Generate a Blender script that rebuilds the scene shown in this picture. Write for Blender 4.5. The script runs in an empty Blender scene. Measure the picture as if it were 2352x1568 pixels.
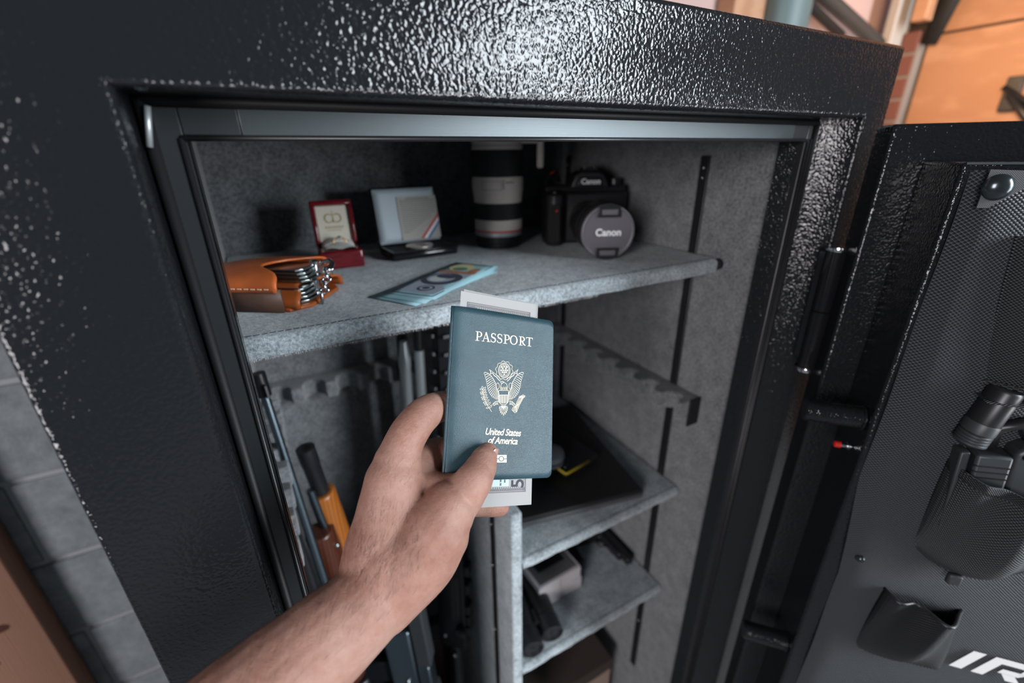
import bpy, bmesh, math, random
import numpy as np
from mathutils import Matrix, Vector

# ------------------------------------------------------------------ camera, light, exposure
H = 1.42                      # camera height above the floor; everything below is written relative to the camera
sc = bpy.context.scene
YAW, PITCH, ROLL, FPX = math.radians(28.5427), math.radians(22.8394), math.radians(0.6987), 1026.62
_f = np.array([math.sin(YAW)*math.cos(PITCH), math.cos(YAW)*math.cos(PITCH), -math.sin(PITCH)])
_r = np.array([math.cos(YAW), -math.sin(YAW), 0.0])
_d = np.cross(_f, _r)
_r2 = _r*math.cos(ROLL) + _d*math.sin(ROLL)
_d2 = -_r*math.sin(ROLL) + _d*math.cos(ROLL)
CM = np.array([_r2, _d2, _f])
cam_d = bpy.data.cameras.new('camera')
cam = bpy.data.objects.new('camera', cam_d)
sc.collection.objects.link(cam)
cam_d.sensor_width = 36.0
cam_d.lens = FPX*36.0/2352.0
cam_d.clip_start = 0.01
cam_d.dof.use_dof = True
cam_d.dof.focus_distance = 0.335
cam_d.dof.aperture_fstop = 3.4
m = Matrix((( _r2[0], -_d2[0], -_f[0], 0), (_r2[1], -_d2[1], -_f[1], 0), (_r2[2], -_d2[2], -_f[2], H), (0, 0, 0, 1)))
cam.matrix_world = m
sc.camera = cam

sc.view_settings.view_transform = 'Standard'
sc.view_settings.look = 'None'
sc.view_settings.exposure = 0.18
sc.view_settings.gamma = 1.0
sc.view_settings.use_curve_mapping = False

world = bpy.data.worlds.new('world'); sc.world = world; world.use_nodes = True
bg = world.node_tree.nodes['Background']
bg.inputs[0].default_value = (0.62, 0.76, 0.86, 1)
bg.inputs[1].default_value = 0.095

def area(name, loc, target, sx, sy, power, col):
    l = bpy.data.lights.new(name, 'AREA'); l.shape = 'RECTANGLE'; l.size = sx; l.size_y = sy
    l.energy = power; l.color = col
    o = bpy.data.objects.new(name, l); sc.collection.objects.link(o)
    o.location = (loc[0], loc[1], loc[2]+H)
    o.rotation_euler = (Vector(target)-Vector(loc)).to_track_quat('-Z', 'Y').to_euler()
    return o
# daylight through the wide garage opening behind the photographer, a smaller window to the left of it, a warm lamp on the far right
area('daylight_garage_opening', (2.15, -2.05, 0.75), (0.25, 0.45, 0.0), 1.4, 1.5, 205, (0.86, 0.94, 1.0))
area('daylight_sunlit_driveway', (2.15, -2.05, -0.55), (0.25, 0.45, -0.15), 1.4, 1.1, 60, (0.95, 0.97, 1.0))
area('daylight_side_window', (-2.4, -1.5, 0.35), (0.2, 0.4, -0.3), 0.9, 1.2, 68, (1.0, 0.95, 0.97))
area('warm_shop_lamp', (1.60, 0.62, 0.30), (2.2, 0.72, 0.15), 0.25, 0.25, 5, (1.0, 0.62, 0.33))

# ------------------------------------------------------------------ helpers
def ray(x, y): return CM.T @ np.array([(x-1176.0)/FPX, (y-784.0)/FPX, 1.0])
def atd(x, y, d): return ray(x, y)*d
def onZ(x, y, z): r = ray(x, y); return r*(z/r[2])
def onY(x, y, v): r = ray(x, y); return r*(v/r[1])
def onX(x, y, v): r = ray(x, y); return r*(v/r[0])
def onP(x, y, p0, n): r = ray(x, y); return r*(np.dot(p0, n)/np.dot(r, n))
def N(v): v = np.array(v, float); return v/np.linalg.norm(v)
def frame(o, ex, ey, ez):
    return Matrix(((ex[0], ey[0], ez[0], o[0]), (ex[1], ey[1], ez[1], o[1]), (ex[2], ey[2], ez[2], o[2]), (0, 0, 0, 1)))
def place(x, y, z, rz=0.0): return Matrix.Translation((x, y, z)) @ Matrix.Rotation(math.radians(rz), 4, 'Z')

TOP = []
WM = {}
def thing(name, label, cat, loc, group=None):
    o = bpy.data.objects.new(name, None); sc.collection.objects.link(o)
    o.empty_display_size = 0.02
    o.location = loc; o['label'] = label; o['category'] = cat
    if group: o['group'] = group
    WM[o] = Matrix.Translation(loc); TOP.append(o)
    return o
def tag(o, label=None, cat=None, group=None, kind=None):
    if label: o['label'] = label
    if cat: o['category'] = cat
    if group: o['group'] = group
    if kind: o['kind'] = kind
    return o

class MB:
    def __init__(s, T=None): s.v = []; s.f = []; s.uv = []; s.T = T
    def add(s, vs, fs, uv=None):
        b = len(s.v); s.v += [tuple(p) for p in vs]; s.f += [tuple(i+b for i in q) for q in fs]
        s.uv += list(uv) if uv else [(0, 0)]*len(vs)
        return s
    def box(s, x0, x1, y0, y1, z0, z1, M=None):
        vs = [(x, y, z) for x in (x0, x1) for y in (y0, y1) for z in (z0, z1)]
        if M is not None: vs = [tuple(M @ Vector(p)) for p in vs]
        return s.add(vs, [(0, 1, 3, 2), (4, 6, 7, 5), (0, 4, 5, 1), (2, 3, 7, 6), (0, 2, 6, 4), (1, 5, 7, 3)])
    def tube(s, pts, r, seg=12, flat=1.0, up=None, caps=True, roundcap=False):
        P = [np.array(p, float) for p in pts]; n = len(P)
        R = [r]*n if np.isscalar(r) else list(r)
        if roundcap:
            t0 = N(P[0]-P[1]); t1 = N(P[-1]-P[-2]); A = []; RA = []; B = []; RB = []
            for k in (5, 4, 3, 2, 1):
                a = k/5.5*math.pi/2
                A.append(P[0]+t0*R[0]*math.sin(a)); RA.append(R[0]*math.cos(a))
                B.insert(0, P[-1]+t1*R[-1]*math.sin(a)); RB.insert(0, R[-1]*math.cos(a))
            P = A+P+B; R = RA+R+RB; n = len(P)
        T = [N(P[min(i+1, n-1)]-P[max(i-1, 0)]) for i in range(n)]
        u = np.array(up, float) if up is not None else (np.array([0, 0, 1.0]) if abs(T[0][2]) < .9 else np.array([1.0, 0, 0]))
        vs = []; fs = []
        for i in range(n):
            u = N(u-T[i]*np.dot(u, T[i])); w = np.cross(T[i], u)
            for k in range(seg):
                a = 2*math.pi*k/seg
                vs.append(P[i]+R[i]*(math.cos(a)*w+flat*math.sin(a)*u))
        for i in range(n-1):
            for k in range(seg):
                a, b = i*seg+k, i*seg+(k+1) % seg
                fs.append((a, b, b+seg, a+seg))
        if caps:
            fs.append(tuple(range(seg-1, -1, -1))); fs.append(tuple(range((n-1)*seg, n*seg)))
        return s.add(vs, fs)
    def lathe(s, prof, M=None, seg=32, caps=True):
        vs = []; fs = []; n = len(prof)
        for r, h in prof:
            for k in range(seg):
                a = 2*math.pi*k/seg; vs.append((r*math.cos(a), r*math.sin(a), h))
        for i in range(n-1):
            for k in range(seg):
                a, b = i*seg+k, i*seg+(k+1) % seg
                fs.append((a, b, b+seg, a+seg))
        if caps:
            fs.append(tuple(range(seg-1, -1, -1))); fs.append(tuple(range((n-1)*seg, n*seg)))
        if M is not None: vs = [tuple(M @ Vector(p)) for p in vs]
        return s.add(vs, fs)
    def prism(s, poly, z0, z1, M=None):
        n = len(poly)
        vs = [(x, y, z0) for x, y in poly]+[(x, y, z1) for x, y in poly]
        if M is not None: vs = [tuple(M @ Vector(p)) for p in vs]
        fs = [tuple(range(n-1, -1, -1)), tuple(range(n, 2*n))]
        fs += [(i, (i+1) % n, n+(i+1) % n, n+i) for i in range(n)]
        return s.add(vs, fs)
    def grid(s, fn, nu, nv, uvf=None):
        vs = []; uv = []
        for j in range(nv+1):
            for i in range(nu+1):
                a, b = i/nu, j/nv
                vs.append(fn(a, b)); uv.append(uvf(a, b) if uvf else (a, b))
        fs = [(j*(nu+1)+i, j*(nu+1)+i+1, (j+1)*(nu+1)+i+1, (j+1)*(nu+1)+i) for j in range(nv) for i in range(nu)]
        return s.add(vs, fs, uv)
    def ball(s, c, r, nu=12, nv=8, sx=1, sy=1, sz=1):
        vs = []; fs = []
        for j in range(1, nv):
            t = math.pi*j/nv
            for i in range(nu):
                a = 2*math.pi*i/nu
                vs.append((c[0]+r*sx*math.sin(t)*math.cos(a), c[1]+r*sy*math.sin(t)*math.sin(a), c[2]+r*sz*math.cos(t)))
        for j in range(nv-2):
            for i in range(nu):
                a, b = j*nu+i, j*nu+(i+1) % nu
                fs.append((a, a+nu, b+nu, b))
        n = len(vs); vs += [(c[0], c[1], c[2]+r*sz), (c[0], c[1], c[2]-r*sz)]
        for i in range(nu):
            fs.append((n, i, (i+1) % nu)); fs.append((n+1, (nv-2)*nu+(i+1) % nu, (nv-2)*nu+i))
        return s.add(vs, fs)
    def torus(s, c, R, r, M=None, seg=24, ss=8, sx=1.0):
        vs = []; fs = []
        for i in range(seg):
            a = 2*math.pi*i/seg
            for k in range(ss):
                b = 2*math.pi*k/ss
                p = Vector(((R+r*math.cos(b))*math.cos(a)*sx, (R+r*math.cos(b))*math.sin(a), r*math.sin(b)))
                if M is not None: p = M @ p
                vs.append((p[0]+c[0], p[1]+c[1], p[2]+c[2]))
        for i in range(seg):
            for k in range(ss):
                fs.append((i*ss+k, ((i+1) % seg)*ss+k, ((i+1) % seg)*ss+(k+1) % ss, i*ss+(k+1) % ss))
        return s.add(vs, fs)
    def ribbon(s, pts, w, nrm=(0, 0, 1), closed=False):
        P = [np.array(p, float) for p in pts]; n = len(P)
        W = [w]*n if np.isscalar(w) else list(w); nrm = np.array(nrm, float); vs = []
        for i in range(n):
            a = P[(i-1) % n] if closed else P[max(i-1, 0)]
            b = P[(i+1) % n] if closed else P[min(i+1, n-1)]
            side = N(np.cross(nrm, b-a)); vs += [P[i]+side*W[i]/2, P[i]-side*W[i]/2]
        m_ = n if closed else n-1
        fs = [(2*i, 2*i+1, 2*((i+1) % n)+1, 2*((i+1) % n)) for i in range(m_)]
        return s.add(vs, fs)
    def poly(s, pts): return s.add(pts, [tuple(range(len(pts)))])
    def build(s, name, mat, parent=None, smooth=False, bevel=0, seg=2, loc=None, solid=0, subsurf=0, angle=35, label=None, kind=None):
        vs = [Vector(p) for p in s.v]
        if s.T is not None: vs = [s.T @ p for p in vs]
        base = WM[parent] if parent is not None else Matrix.Translation(loc if loc is not None else (0, 0, 0))
        inv = base.inverted(); vs = [tuple(inv @ p) for p in vs]
        me = bpy.data.meshes.new(name); me.from_pydata(vs, [], s.f)
        if any(u != (0, 0) for u in s.uv):
            lay = me.uv_layers.new(name='UVMap')
            for l in me.loops: lay.data[l.index].uv = s.uv[l.vertex_index]
        bm = bmesh.new(); bm.from_mesh(me); bmesh.ops.recalc_face_normals(bm, faces=bm.faces); bm.to_mesh(me); bm.free()
        me.materials.append(M[mat] if isinstance(mat, str) else mat)
        o = bpy.data.objects.new(name, me); sc.collection.objects.link(o)
        if solid:
            md = o.modifiers.new('thickness', 'SOLIDIFY'); md.thickness = solid; md.offset = 0
        if bevel:
            md = o.modifiers.new('bevel', 'BEVEL'); md.width = bevel; md.segments = seg; md.limit_method = 'ANGLE'; md.angle_limit = math.radians(40); md.harden_normals = False
        if subsurf:
            md = o.modifiers.new('subsurf', 'SUBSURF'); md.levels = subsurf; md.render_levels = subsurf
        if smooth or bevel:
            me.shade_smooth() if hasattr(me, 'shade_smooth') else None
            if not smooth or smooth == 'auto':
                try: me.set_sharp_from_angle(angle=math.radians(angle))
                except Exception: pass
        if parent is not None: o.parent = parent; WM[o] = base
        else:
            o.location = base.to_translation(); WM[o] = base; TOP.append(o)
        if label: o['label'] = label
        if kind: o['kind'] = kind
        return o

def text_mesh(body, size, name, mat, T, parent, shear=0.0, offset=0.0, ext=0.0, sx=1.0, align='CENTER', spacing=1.0):
    cu = bpy.data.curves.new('lettering', 'FONT'); cu.body = body; cu.size = size; cu.shear = shear; cu.offset = offset
    cu.extrude = ext; cu.align_x = align; cu.align_y = 'CENTER'; cu.space_character = spacing; cu.resolution_u = 4
    ob = bpy.data.objects.new('lettering', cu); sc.collection.objects.link(ob)
    dg = bpy.context.evaluated_depsgraph_get(); me = bpy.data.meshes.new_from_object(ob.evaluated_get(dg))
    vs = [(v.co.x*sx, v.co.y, v.co.z) for v in me.vertices]; fs = [tuple(p.vertices) for p in me.polygons]
    bpy.data.objects.remove(ob); bpy.data.curves.remove(cu); bpy.data.meshes.remove(me)
    b = MB(T); b.add(vs, fs); return b.build(name, mat, parent)

# ------------------------------------------------------------------ materials
M = {}
def mat(name, col, rough=0.5, metal=0.0, spec=0.5, coat=0.0, sss=0.0):
    m_ = bpy.data.materials.new(name); m_.use_nodes = True
    b = m_.node_tree.nodes['Principled BSDF']
    b.inputs['Base Color'].default_value = (*col, 1); b.inputs['Roughness'].default_value = rough
    b.inputs['Metallic'].default_value = metal; b.inputs['Specular IOR Level'].default_value = spec
    b.inputs['Coat Weight'].default_value = coat
    if sss:
        b.inputs['Subsurface Weight'].default_value = sss; b.inputs['Subsurface Radius'].default_value = (0.004, 0.0015, 0.0008); b.inputs['Subsurface Scale'].default_value = 1.0
    M[name] = m_
    return m_, m_.node_tree, b
def nd(nt, t, **kw):
    n = nt.nodes.new(t)
    for k, v in kw.items():
        if k in n.inputs: n.inputs[k].default_value = v
        else: setattr(n, k, v)
    return n
def bump(nt, b, sock, strength, dist, prev=None):
    bp = nd(nt, 'ShaderNodeBump'); bp.inputs['Strength'].default_value = strength; bp.inputs['Distance'].default_value = dist
    nt.links.new(sock, bp.inputs['Height'])
    if prev is not None: nt.links.new(prev.outputs[0], bp.inputs['Normal'])
    nt.links.new(bp.outputs[0], b.inputs['Normal']); return bp
def coords(nt, kind='Object', scale=None):
    tc = nd(nt, 'ShaderNodeTexCoord'); o = tc.outputs[kind]
    if scale is not None:
        mp = nd(nt, 'ShaderNodeMapping'); mp.inputs['Scale'].default_value = scale
        nt.links.new(o, mp.inputs[0]); o = mp.outputs[0]
    return o
def noise(nt, co, scale, detail=2.0, rough=0.5):
    n = nd(nt, 'ShaderNodeTexNoise'); n.inputs['Scale'].default_value = scale; n.inputs['Detail'].default_value = detail; n.inputs['Roughness'].default_value = rough
    nt.links.new(co, n.inputs['Vector']); return n.outputs['Fac']
def ramp(nt, sock, stops):
    r = nd(nt, 'ShaderNodeValToRGB'); e = r.color_ramp.elements
    while len(e) < len(stops): e.new(0.5)
    for k, (p, c) in enumerate(stops): e[k].position = p; e[k].color = (*c, 1)
    nt.links.new(sock, r.inputs[0]); return r.outputs[0]
def math_(nt, op, a, b=None):
    n = nd(nt, 'ShaderNodeMath', operation=op)
    for k, s in enumerate((a, b)):
        if s is None: continue
        if hasattr(s, 'links'): nt.links.new(s, n.inputs[k])
        else: n.inputs[k].default_value = s
    return n.outputs[0]

def textured_paint(name, col, rough, scale, dist):
    m_, nt, b = mat(name, col, rough, 0, 0.33)
    co = coords(nt)
    dn = nd(nt, 'ShaderNodeTexNoise'); dn.inputs['Scale'].default_value = scale*0.45; nt.links.new(co, dn.inputs['Vector'])
    mx = nd(nt, 'ShaderNodeVectorMath', operation='MULTIPLY_ADD'); nt.links.new(dn.outputs['Color'], mx.inputs[0])
    mx.inputs[1].default_value = (0.004, 0.004, 0.004); nt.links.new(co, mx.inputs[2])
    v = nd(nt, 'ShaderNodeTexVoronoi', feature='SMOOTH_F1'); v.inputs['Scale'].default_value = scale; v.inputs['Smoothness'].default_value = 0.6
    nt.links.new(mx.outputs[0], v.inputs['Vector'])
    inv = math_(nt, 'SUBTRACT', 1.0, v.outputs['Distance'])
    bump(nt, b, inv, 1.0, dist)
    return m_
textured_paint('paint_black', (0.010, 0.011, 0.013), 0.13, 400, 0.00040)
textured_paint('paint_black_fine', (0.010, 0.011, 0.013), 0.15, 480, 0.00038)
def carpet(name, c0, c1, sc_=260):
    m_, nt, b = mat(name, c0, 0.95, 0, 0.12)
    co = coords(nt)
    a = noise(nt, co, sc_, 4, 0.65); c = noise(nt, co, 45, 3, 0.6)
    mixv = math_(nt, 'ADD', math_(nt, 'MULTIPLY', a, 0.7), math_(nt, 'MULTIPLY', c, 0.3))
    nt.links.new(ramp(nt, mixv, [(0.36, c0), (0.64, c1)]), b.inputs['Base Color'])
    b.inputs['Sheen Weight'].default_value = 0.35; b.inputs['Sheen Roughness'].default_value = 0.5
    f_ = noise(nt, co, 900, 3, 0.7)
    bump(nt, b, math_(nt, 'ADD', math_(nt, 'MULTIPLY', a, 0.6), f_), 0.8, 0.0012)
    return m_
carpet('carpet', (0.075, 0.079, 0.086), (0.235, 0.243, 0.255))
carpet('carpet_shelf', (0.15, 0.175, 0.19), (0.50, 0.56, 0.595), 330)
mat('metal_strip', (0.42, 0.44, 0.44), 0.38, 0.85)
_, nt, b = mat('brushed', (0.075, 0.085, 0.09), 0.40, 0.9)
co = coords(nt, scale=(6, 400, 900)); bump(nt, b, noise(nt, co, 3, 3), 0.12, 0.0004)
mat('jamb_grey', (0.014, 0.016, 0.018), 0.42, 0, 0.35)
mat('rubber', (0.008, 0.008, 0.009), 0.55, 0, 0.35)
mat('black_satin', (0.012, 0.012, 0.014), 0.38)
mat('black_gloss', (0.008, 0.008, 0.010), 0.12)
mat('black_matte', (0.012, 0.012, 0.013), 0.7, 0, 0.3)
mat('chrome', (0.75, 0.76, 0.78), 0.12, 1.0)
mat('steel', (0.42, 0.46, 0.46), 0.24, 1.0)
mat('steel_blue', (0.17, 0.22, 0.26), 0.33, 1.0)
mat('gun_black', (0.014, 0.015, 0.018), 0.34, 0.2)
mat('gun_grey', (0.05, 0.055, 0.06), 0.45, 0.4)
mat('stainless', (0.46, 0.50, 0.52), 0.36, 0.55)
mat('red_paint', (0.55, 0.02, 0.015), 0.35)
mat('white_ink', (0.80, 0.80, 0.80), 0.6)
def wood(name, c0, c1, scl, rough=0.4, knots=False):
    m_, nt, b = mat(name, c0, rough)
    co = coords(nt, scale=scl)
    w = nd(nt, 'ShaderNodeTexWave', wave_type='BANDS', bands_direction='X'); w.inputs['Scale'].default_value = 1.0; w.inputs['Distortion'].default_value = 6; w.inputs['Detail'].default_value = 3; w.inputs['Detail Scale'].default_value = 0.6
    nt.links.new(co, w.inputs['Vector'])
    nt.links.new(ramp(nt, w.outputs['Fac'], [(0.1, c0), (0.9, c1)]), b.inputs['Base Color'])
    return m_
wood('gun_wood', (0.25, 0.075, 0.012), (0.36, 0.115, 0.022), (60, 60, 8), 0.32)
wood('gun_wood_dark', (0.05, 0.014, 0.008), (0.085, 0.024, 0.012), (60, 60, 8), 0.3)
wood('stud_wood', (0.19, 0.09, 0.055), (0.29, 0.15, 0.10), (70, 70, 6), 0.65)
wood('plywood', (0.40, 0.20, 0.105), (0.48, 0.26, 0.15), (4, 10, 24), 0.6)
_, nt, b = mat('cherry_wood', (0.20, 0.008, 0.014), 0.14, 0, 0.5, coat=0.6)
co = coords(nt, scale=(20, 90, 90)); nt.links.new(ramp(nt, noise(nt, co, 4, 3), [(0.3, (0.085, 0.004, 0.008)), (0.7, (0.17, 0.009, 0.016))]), b.inputs['Base Color'])
mat('cream_satin', (0.60, 0.56, 0.47), 0.45)
mat('gold', (0.62, 0.42, 0.16), 0.32, 0.9)
mat('gold_foil', (0.56, 0.49, 0.37), 0.4, 0.2)
mat('blue_satin', (0.44, 0.51, 0.56), 0.5)
mat('card_paper', (0.42, 0.40, 0.36), 0.7)
mat('print_grey', (0.17, 0.17, 0.18), 0.8)
mat('print_dark', (0.05, 0.055, 0.07), 0.8)
mat('ribbon_red', (0.55, 0.05, 0.05), 0.6)
mat('ribbon_white', (0.8, 0.8, 0.8), 0.6)
mat('ribbon_blue', (0.05, 0.16, 0.40), 0.6)
mat('coin_silver', (0.78, 0.76, 0.70), 0.28, 0.8)
def leather(name, col, rough, sc_=700):
    m_, nt, b = mat(name, col, rough)
    co = coords(nt); n_ = noise(nt, co, 40, 3)
    nt.links.new(ramp(nt, n_, [(0.3, tuple(c*0.8 for c in col)), (0.7, tuple(min(1, c*1.15) for c in col))]), b.inputs['Base Color'])
    bump(nt, b, noise(nt, co, sc_, 3), 0.3, 0.0004); return m_
leather('leather_tan', (0.55, 0.125, 0.03), 0.34)
leather('leather_brown', (0.10, 0.05, 0.035), 0.5)
leather('leather_orange', (0.36, 0.085, 0.018), 0.38)
mat('stitch', (0.75, 0.55, 0.40), 0.7)
mat('lens_white', (0.56, 0.50, 0.46), 0.42)
_, nt, b = mat('rubber_grip', (0.012, 0.012, 0.013), 0.55, 0, 0.3)
co = coords(nt); w = nd(nt, 'ShaderNodeTexWave', bands_direction='Z'); w.inputs['Scale'].default_value = 90; nt.links.new(co, w.inputs['Vector']); bump(nt, b, w.outputs['Fac'], 0.6, 0.0006)
mat('cap_grey', (0.115, 0.108, 0.122), 0.42)
mat('cap_dark', (0.02, 0.02, 0.022), 0.3)
mat('camera_black', (0.014, 0.014, 0.016), 0.45)
mat('note_blue', (0.30, 0.50, 0.56), 0.7)
mat('note_panel', (0.34, 0.38, 0.46), 0.75)
mat('note_face', (0.56, 0.60, 0.60), 0.75)
mat('note_yellow', (0.62, 0.56, 0.28), 0.75)
mat('note_orange', (0.42, 0.17, 0.09), 0.75)
mat('note_green', (0.10, 0.20, 0.17), 0.75)
mat('note_ink', (0.045, 0.05, 0.075), 0.8)
mat('note_white', (0.36, 0.36, 0.36), 0.75)
mat('note_tint', (0.52, 0.66, 0.74), 0.75)
_, nt, b = mat('passport_cover', (0.030, 0.085, 0.115), 0.40, 0, 0.5)
co = coords(nt); v = nd(nt, 'ShaderNodeTexVoronoi'); v.inputs['Scale'].default_value = 2400; nt.links.new(co, v.inputs['Vector'])
nt.links.new(ramp(nt, noise(nt, co, 60, 3), [(0.3, (0.024, 0.060, 0.078)), (0.7, (0.034, 0.078, 0.098))]), b.inputs['Base Color'])
bump(nt, b, v.outputs['Distance'], 0.4, 0.0003)
mat('page_paper', (0.6, 0.62, 0.62), 0.8)
_, nt, b = mat('skin', (0.50, 0.27, 0.20), 0.46, 0, 0.4, sss=0.12)
co = coords(nt)
big = noise(nt, co, 26, 3, 0.6); fine = noise(nt, co, 260, 3, 0.6)
mixv = math_(nt, 'ADD', math_(nt, 'MULTIPLY', big, 0.75), math_(nt, 'MULTIPLY', fine, 0.25))
nt.links.new(ramp(nt, mixv, [(0.30, (0.27, 0.120, 0.085)), (0.5, (0.36, 0.190, 0.145)), (0.70, (0.43, 0.255, 0.205))]), b.inputs['Base Color'])
cr = noise(nt, coords(nt, scale=(1, 1, 1)), 420, 5, 0.7)
vv = nd(nt, 'ShaderNodeTexVoronoi', feature='DISTANCE_TO_EDGE'); vv.inputs['Scale'].default_value = 700; nt.links.new(co, vv.inputs['Vector'])
bump(nt, b, math_(nt, 'ADD', cr, math_(nt, 'MINIMUM', vv.outputs['Distance'], 0.12)), 0.6, 0.0008)
mat('nail', (0.42, 0.25, 0.21), 0.25)
mat('white_satin', (0.85, 0.84, 0.80), 0.45)
mat('hair', (0.05, 0.028, 0.018), 0.5)
def weave(name, col, col2, p, rough=0.5, strength=1.0, dist=0.0016):
    m_, nt, b = mat(name, col, rough, 0, 0.5)
    tc = nd(nt, 'ShaderNodeTexCoord'); sp = nd(nt, 'ShaderNodeSeparateXYZ'); nt.links.new(tc.outputs['UV'], sp.inputs[0])
    k = 2*math.pi/p
    s1 = math_(nt, 'SINE', math_(nt, 'MULTIPLY', sp.outputs[0], k)); s2 = math_(nt, 'SINE', math_(nt, 'MULTIPLY', sp.outputs[1], k*1.15))
    h = math_(nt, 'MULTIPLY', s1, s2)
    h2 = math_(nt, 'ADD', math_(nt, 'MULTIPLY', h, 0.5), 0.5)
    nt.links.new(ramp(nt, h2, [(0.25, col), (0.8, col2)]), b.inputs['Base Color'])
    bump(nt, b, h2, strength, dist); return m_
weave('mesh_fabric', (0.010, 0.011, 0.012), (0.085, 0.094, 0.108), 0.0036)
weave('mesh_pocket', (0.006, 0.006, 0.007), (0.075, 0.082, 0.090), 0.0030)
weave('dark_pocket', (0.005, 0.005, 0.006), (0.020, 0.022, 0.024), 0.0032)
weave('trim_fabric', (0.008, 0.008, 0.009), (0.05, 0.053, 0.058), 0.0028)
weave('tab_fabric', (0.055, 0.057, 0.066), (0.085, 0.088, 0.098), 0.0014, 0.7, 0.4, 0.0004)
mat('snap', (0.05, 0.06, 0.065), 0.2, 0.7)
_, nt, b = mat('block', (0.27, 0.29, 0.31), 0.9, 0, 0.2)
co = coords(nt); a = noise(nt, co, 30, 5, 0.7); nt.links.new(ramp(nt, a, [(0.3, (0.17, 0.19, 0.205)), (0.7, (0.30, 0.325, 0.35))]), b.inputs['Base Color']); bump(nt, b, noise(nt, co, 160, 4), 0.6, 0.002)
mat('mortar', (0.36, 0.38, 0.40), 0.9)
mat('concrete', (0.17, 0.175, 0.18), 0.85)
mat('pink_panel', (0.48, 0.33, 0.30), 0.75)
mat('white_post', (0.40, 0.37, 0.34), 0.6)
mat('teal_bag', (0.12, 0.17, 0.17), 0.5)
mat('brick_mortar', (0.22, 0.19, 0.17), 0.9)
mat('brick_red', (0.16, 0.06, 0.045), 0.85)
mat('laptop_black', (0.012, 0.012, 0.013), 0.5)
mat('laptop_edge', (0.14, 0.14, 0.15), 0.4, 0.5)
mat('yellow_trim', (0.55, 0.40, 0.02), 0.45)
mat('grey_pouch', (0.16, 0.18, 0.20), 0.8)
mat('carton_white', (0.60, 0.56, 0.57), 0.7)
mat('carton_grey', (0.13, 0.125, 0.13), 0.7)
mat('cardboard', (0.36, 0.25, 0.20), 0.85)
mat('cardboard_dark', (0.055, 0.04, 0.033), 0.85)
# ------------------------------------------------------------------ the setting
FZ = -1.42
b = MB().box(-2.2, 3.2, -3.2, 1.4, FZ-0.05, FZ); o = b.build('floor', 'concrete'); o['kind'] = 'structure'
# block wall behind the safe: mortar slab with single concrete blocks proud of it
WY = 1.05
b = MB().box(-2.2, 2.5, WY+0.006, WY+0.2, FZ, -0.12); wb = b.build('wall_back', 'mortar'); wb['kind'] = 'structure'
zj = [-0.365, -0.565, -0.765, -0.968]
rows = [zj[0]+0.2, zj[0], zj[1], zj[2], zj[3], zj[3]-0.2, zj[3]-0.4]
bl = None
for k in range(len(rows)-1):
    zt, zb = rows[k]-0.006, rows[k+1]+0.006
    for c in range(4):
        x0 = -1.32+0.4*c+(0.2 if k % 2 else 0.0)
        MB().box(x0+0.005, x0+0.395, WY, WY+0.03, zb, zt).build('concrete_block', 'block', wb, bevel=0.003)
# upper part of the back wall: pink boarding between posts
b = MB().box(-2.2, 2.5, WY+0.03, WY+0.2, -0.12, 1.3); wu = b.build('wall_back_upper', 'pink_panel'); wu['kind'] = 'structure'
x1 = onY(1700, 12, WY)[0]; x2 = onY(1741, 20, WY)[0]
MB().box(x1-0.06, x2, WY-0.03, WY+0.03, -0.12, 1.3).build('wooden_batten', 'plywood', wu, bevel=0.003)
for px in (1770, 1800, 1836):
    x = onY(px, 30, WY)[0]; MB().box(x-0.012, x+0.012, WY+0.01, WY+0.03, -0.12, 1.3).build('panel_seam', 'pink_panel', wu, bevel=0.004)
# room corner and plywood clad right wall
WX = 2.2
b = MB().box(WX+0.02, WX+0.2, -3.2, WY+0.2, FZ, 1.3); wr = b.build('wall_right', 'cardboard_dark'); wr['kind'] = 'structure'
zs = onX(2250, 62, WX)[2]
for y0, y1 in ((0.10, 0.925),):
    MB().box(WX, WX+0.02, y0, y1, FZ, zs-0.004).build('plywood_panel', 'plywood', wr)
    MB().box(WX-0.004, WX+0.018, y0, y1, zs+0.004, 1.3).build('plywood_panel', 'plywood', wr)
# short brick return in the corner, brick by brick
yb0, yb1 = 0.935, 1.04
bc = MB().box(WX-0.045, WX+0.02, yb0, yb1, FZ, 0.34).build('trim_2', 'brick_mortar'); bc['kind'] = 'structure'
for k in range(9):
    z = -0.26+k*0.072
    for j in range(2):
        y0 = yb0+(0.003 if (j == 0) else 0.056)+(0.02 if k % 2 else 0)*(1 if j else 0)
        y1_ = yb0+(0.050+(0.02 if k % 2 else 0)) if j == 0 else yb1-0.003
        MB().box(WX-0.052, WX-0.03, y0, y1_, z, z+0.062).build('brick', 'brick_red', bc, bevel=0.002)
pl = onY(2054, 60, WY-0.06)[0]; pr = onY(2094, 50, WY-0.06)[0]
o = MB().box(pl, pr, WY-0.06, WY-0.03, FZ, 1.3).build('trim_3', 'white_post', bevel=0.004); o['kind'] = 'structure'
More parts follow.
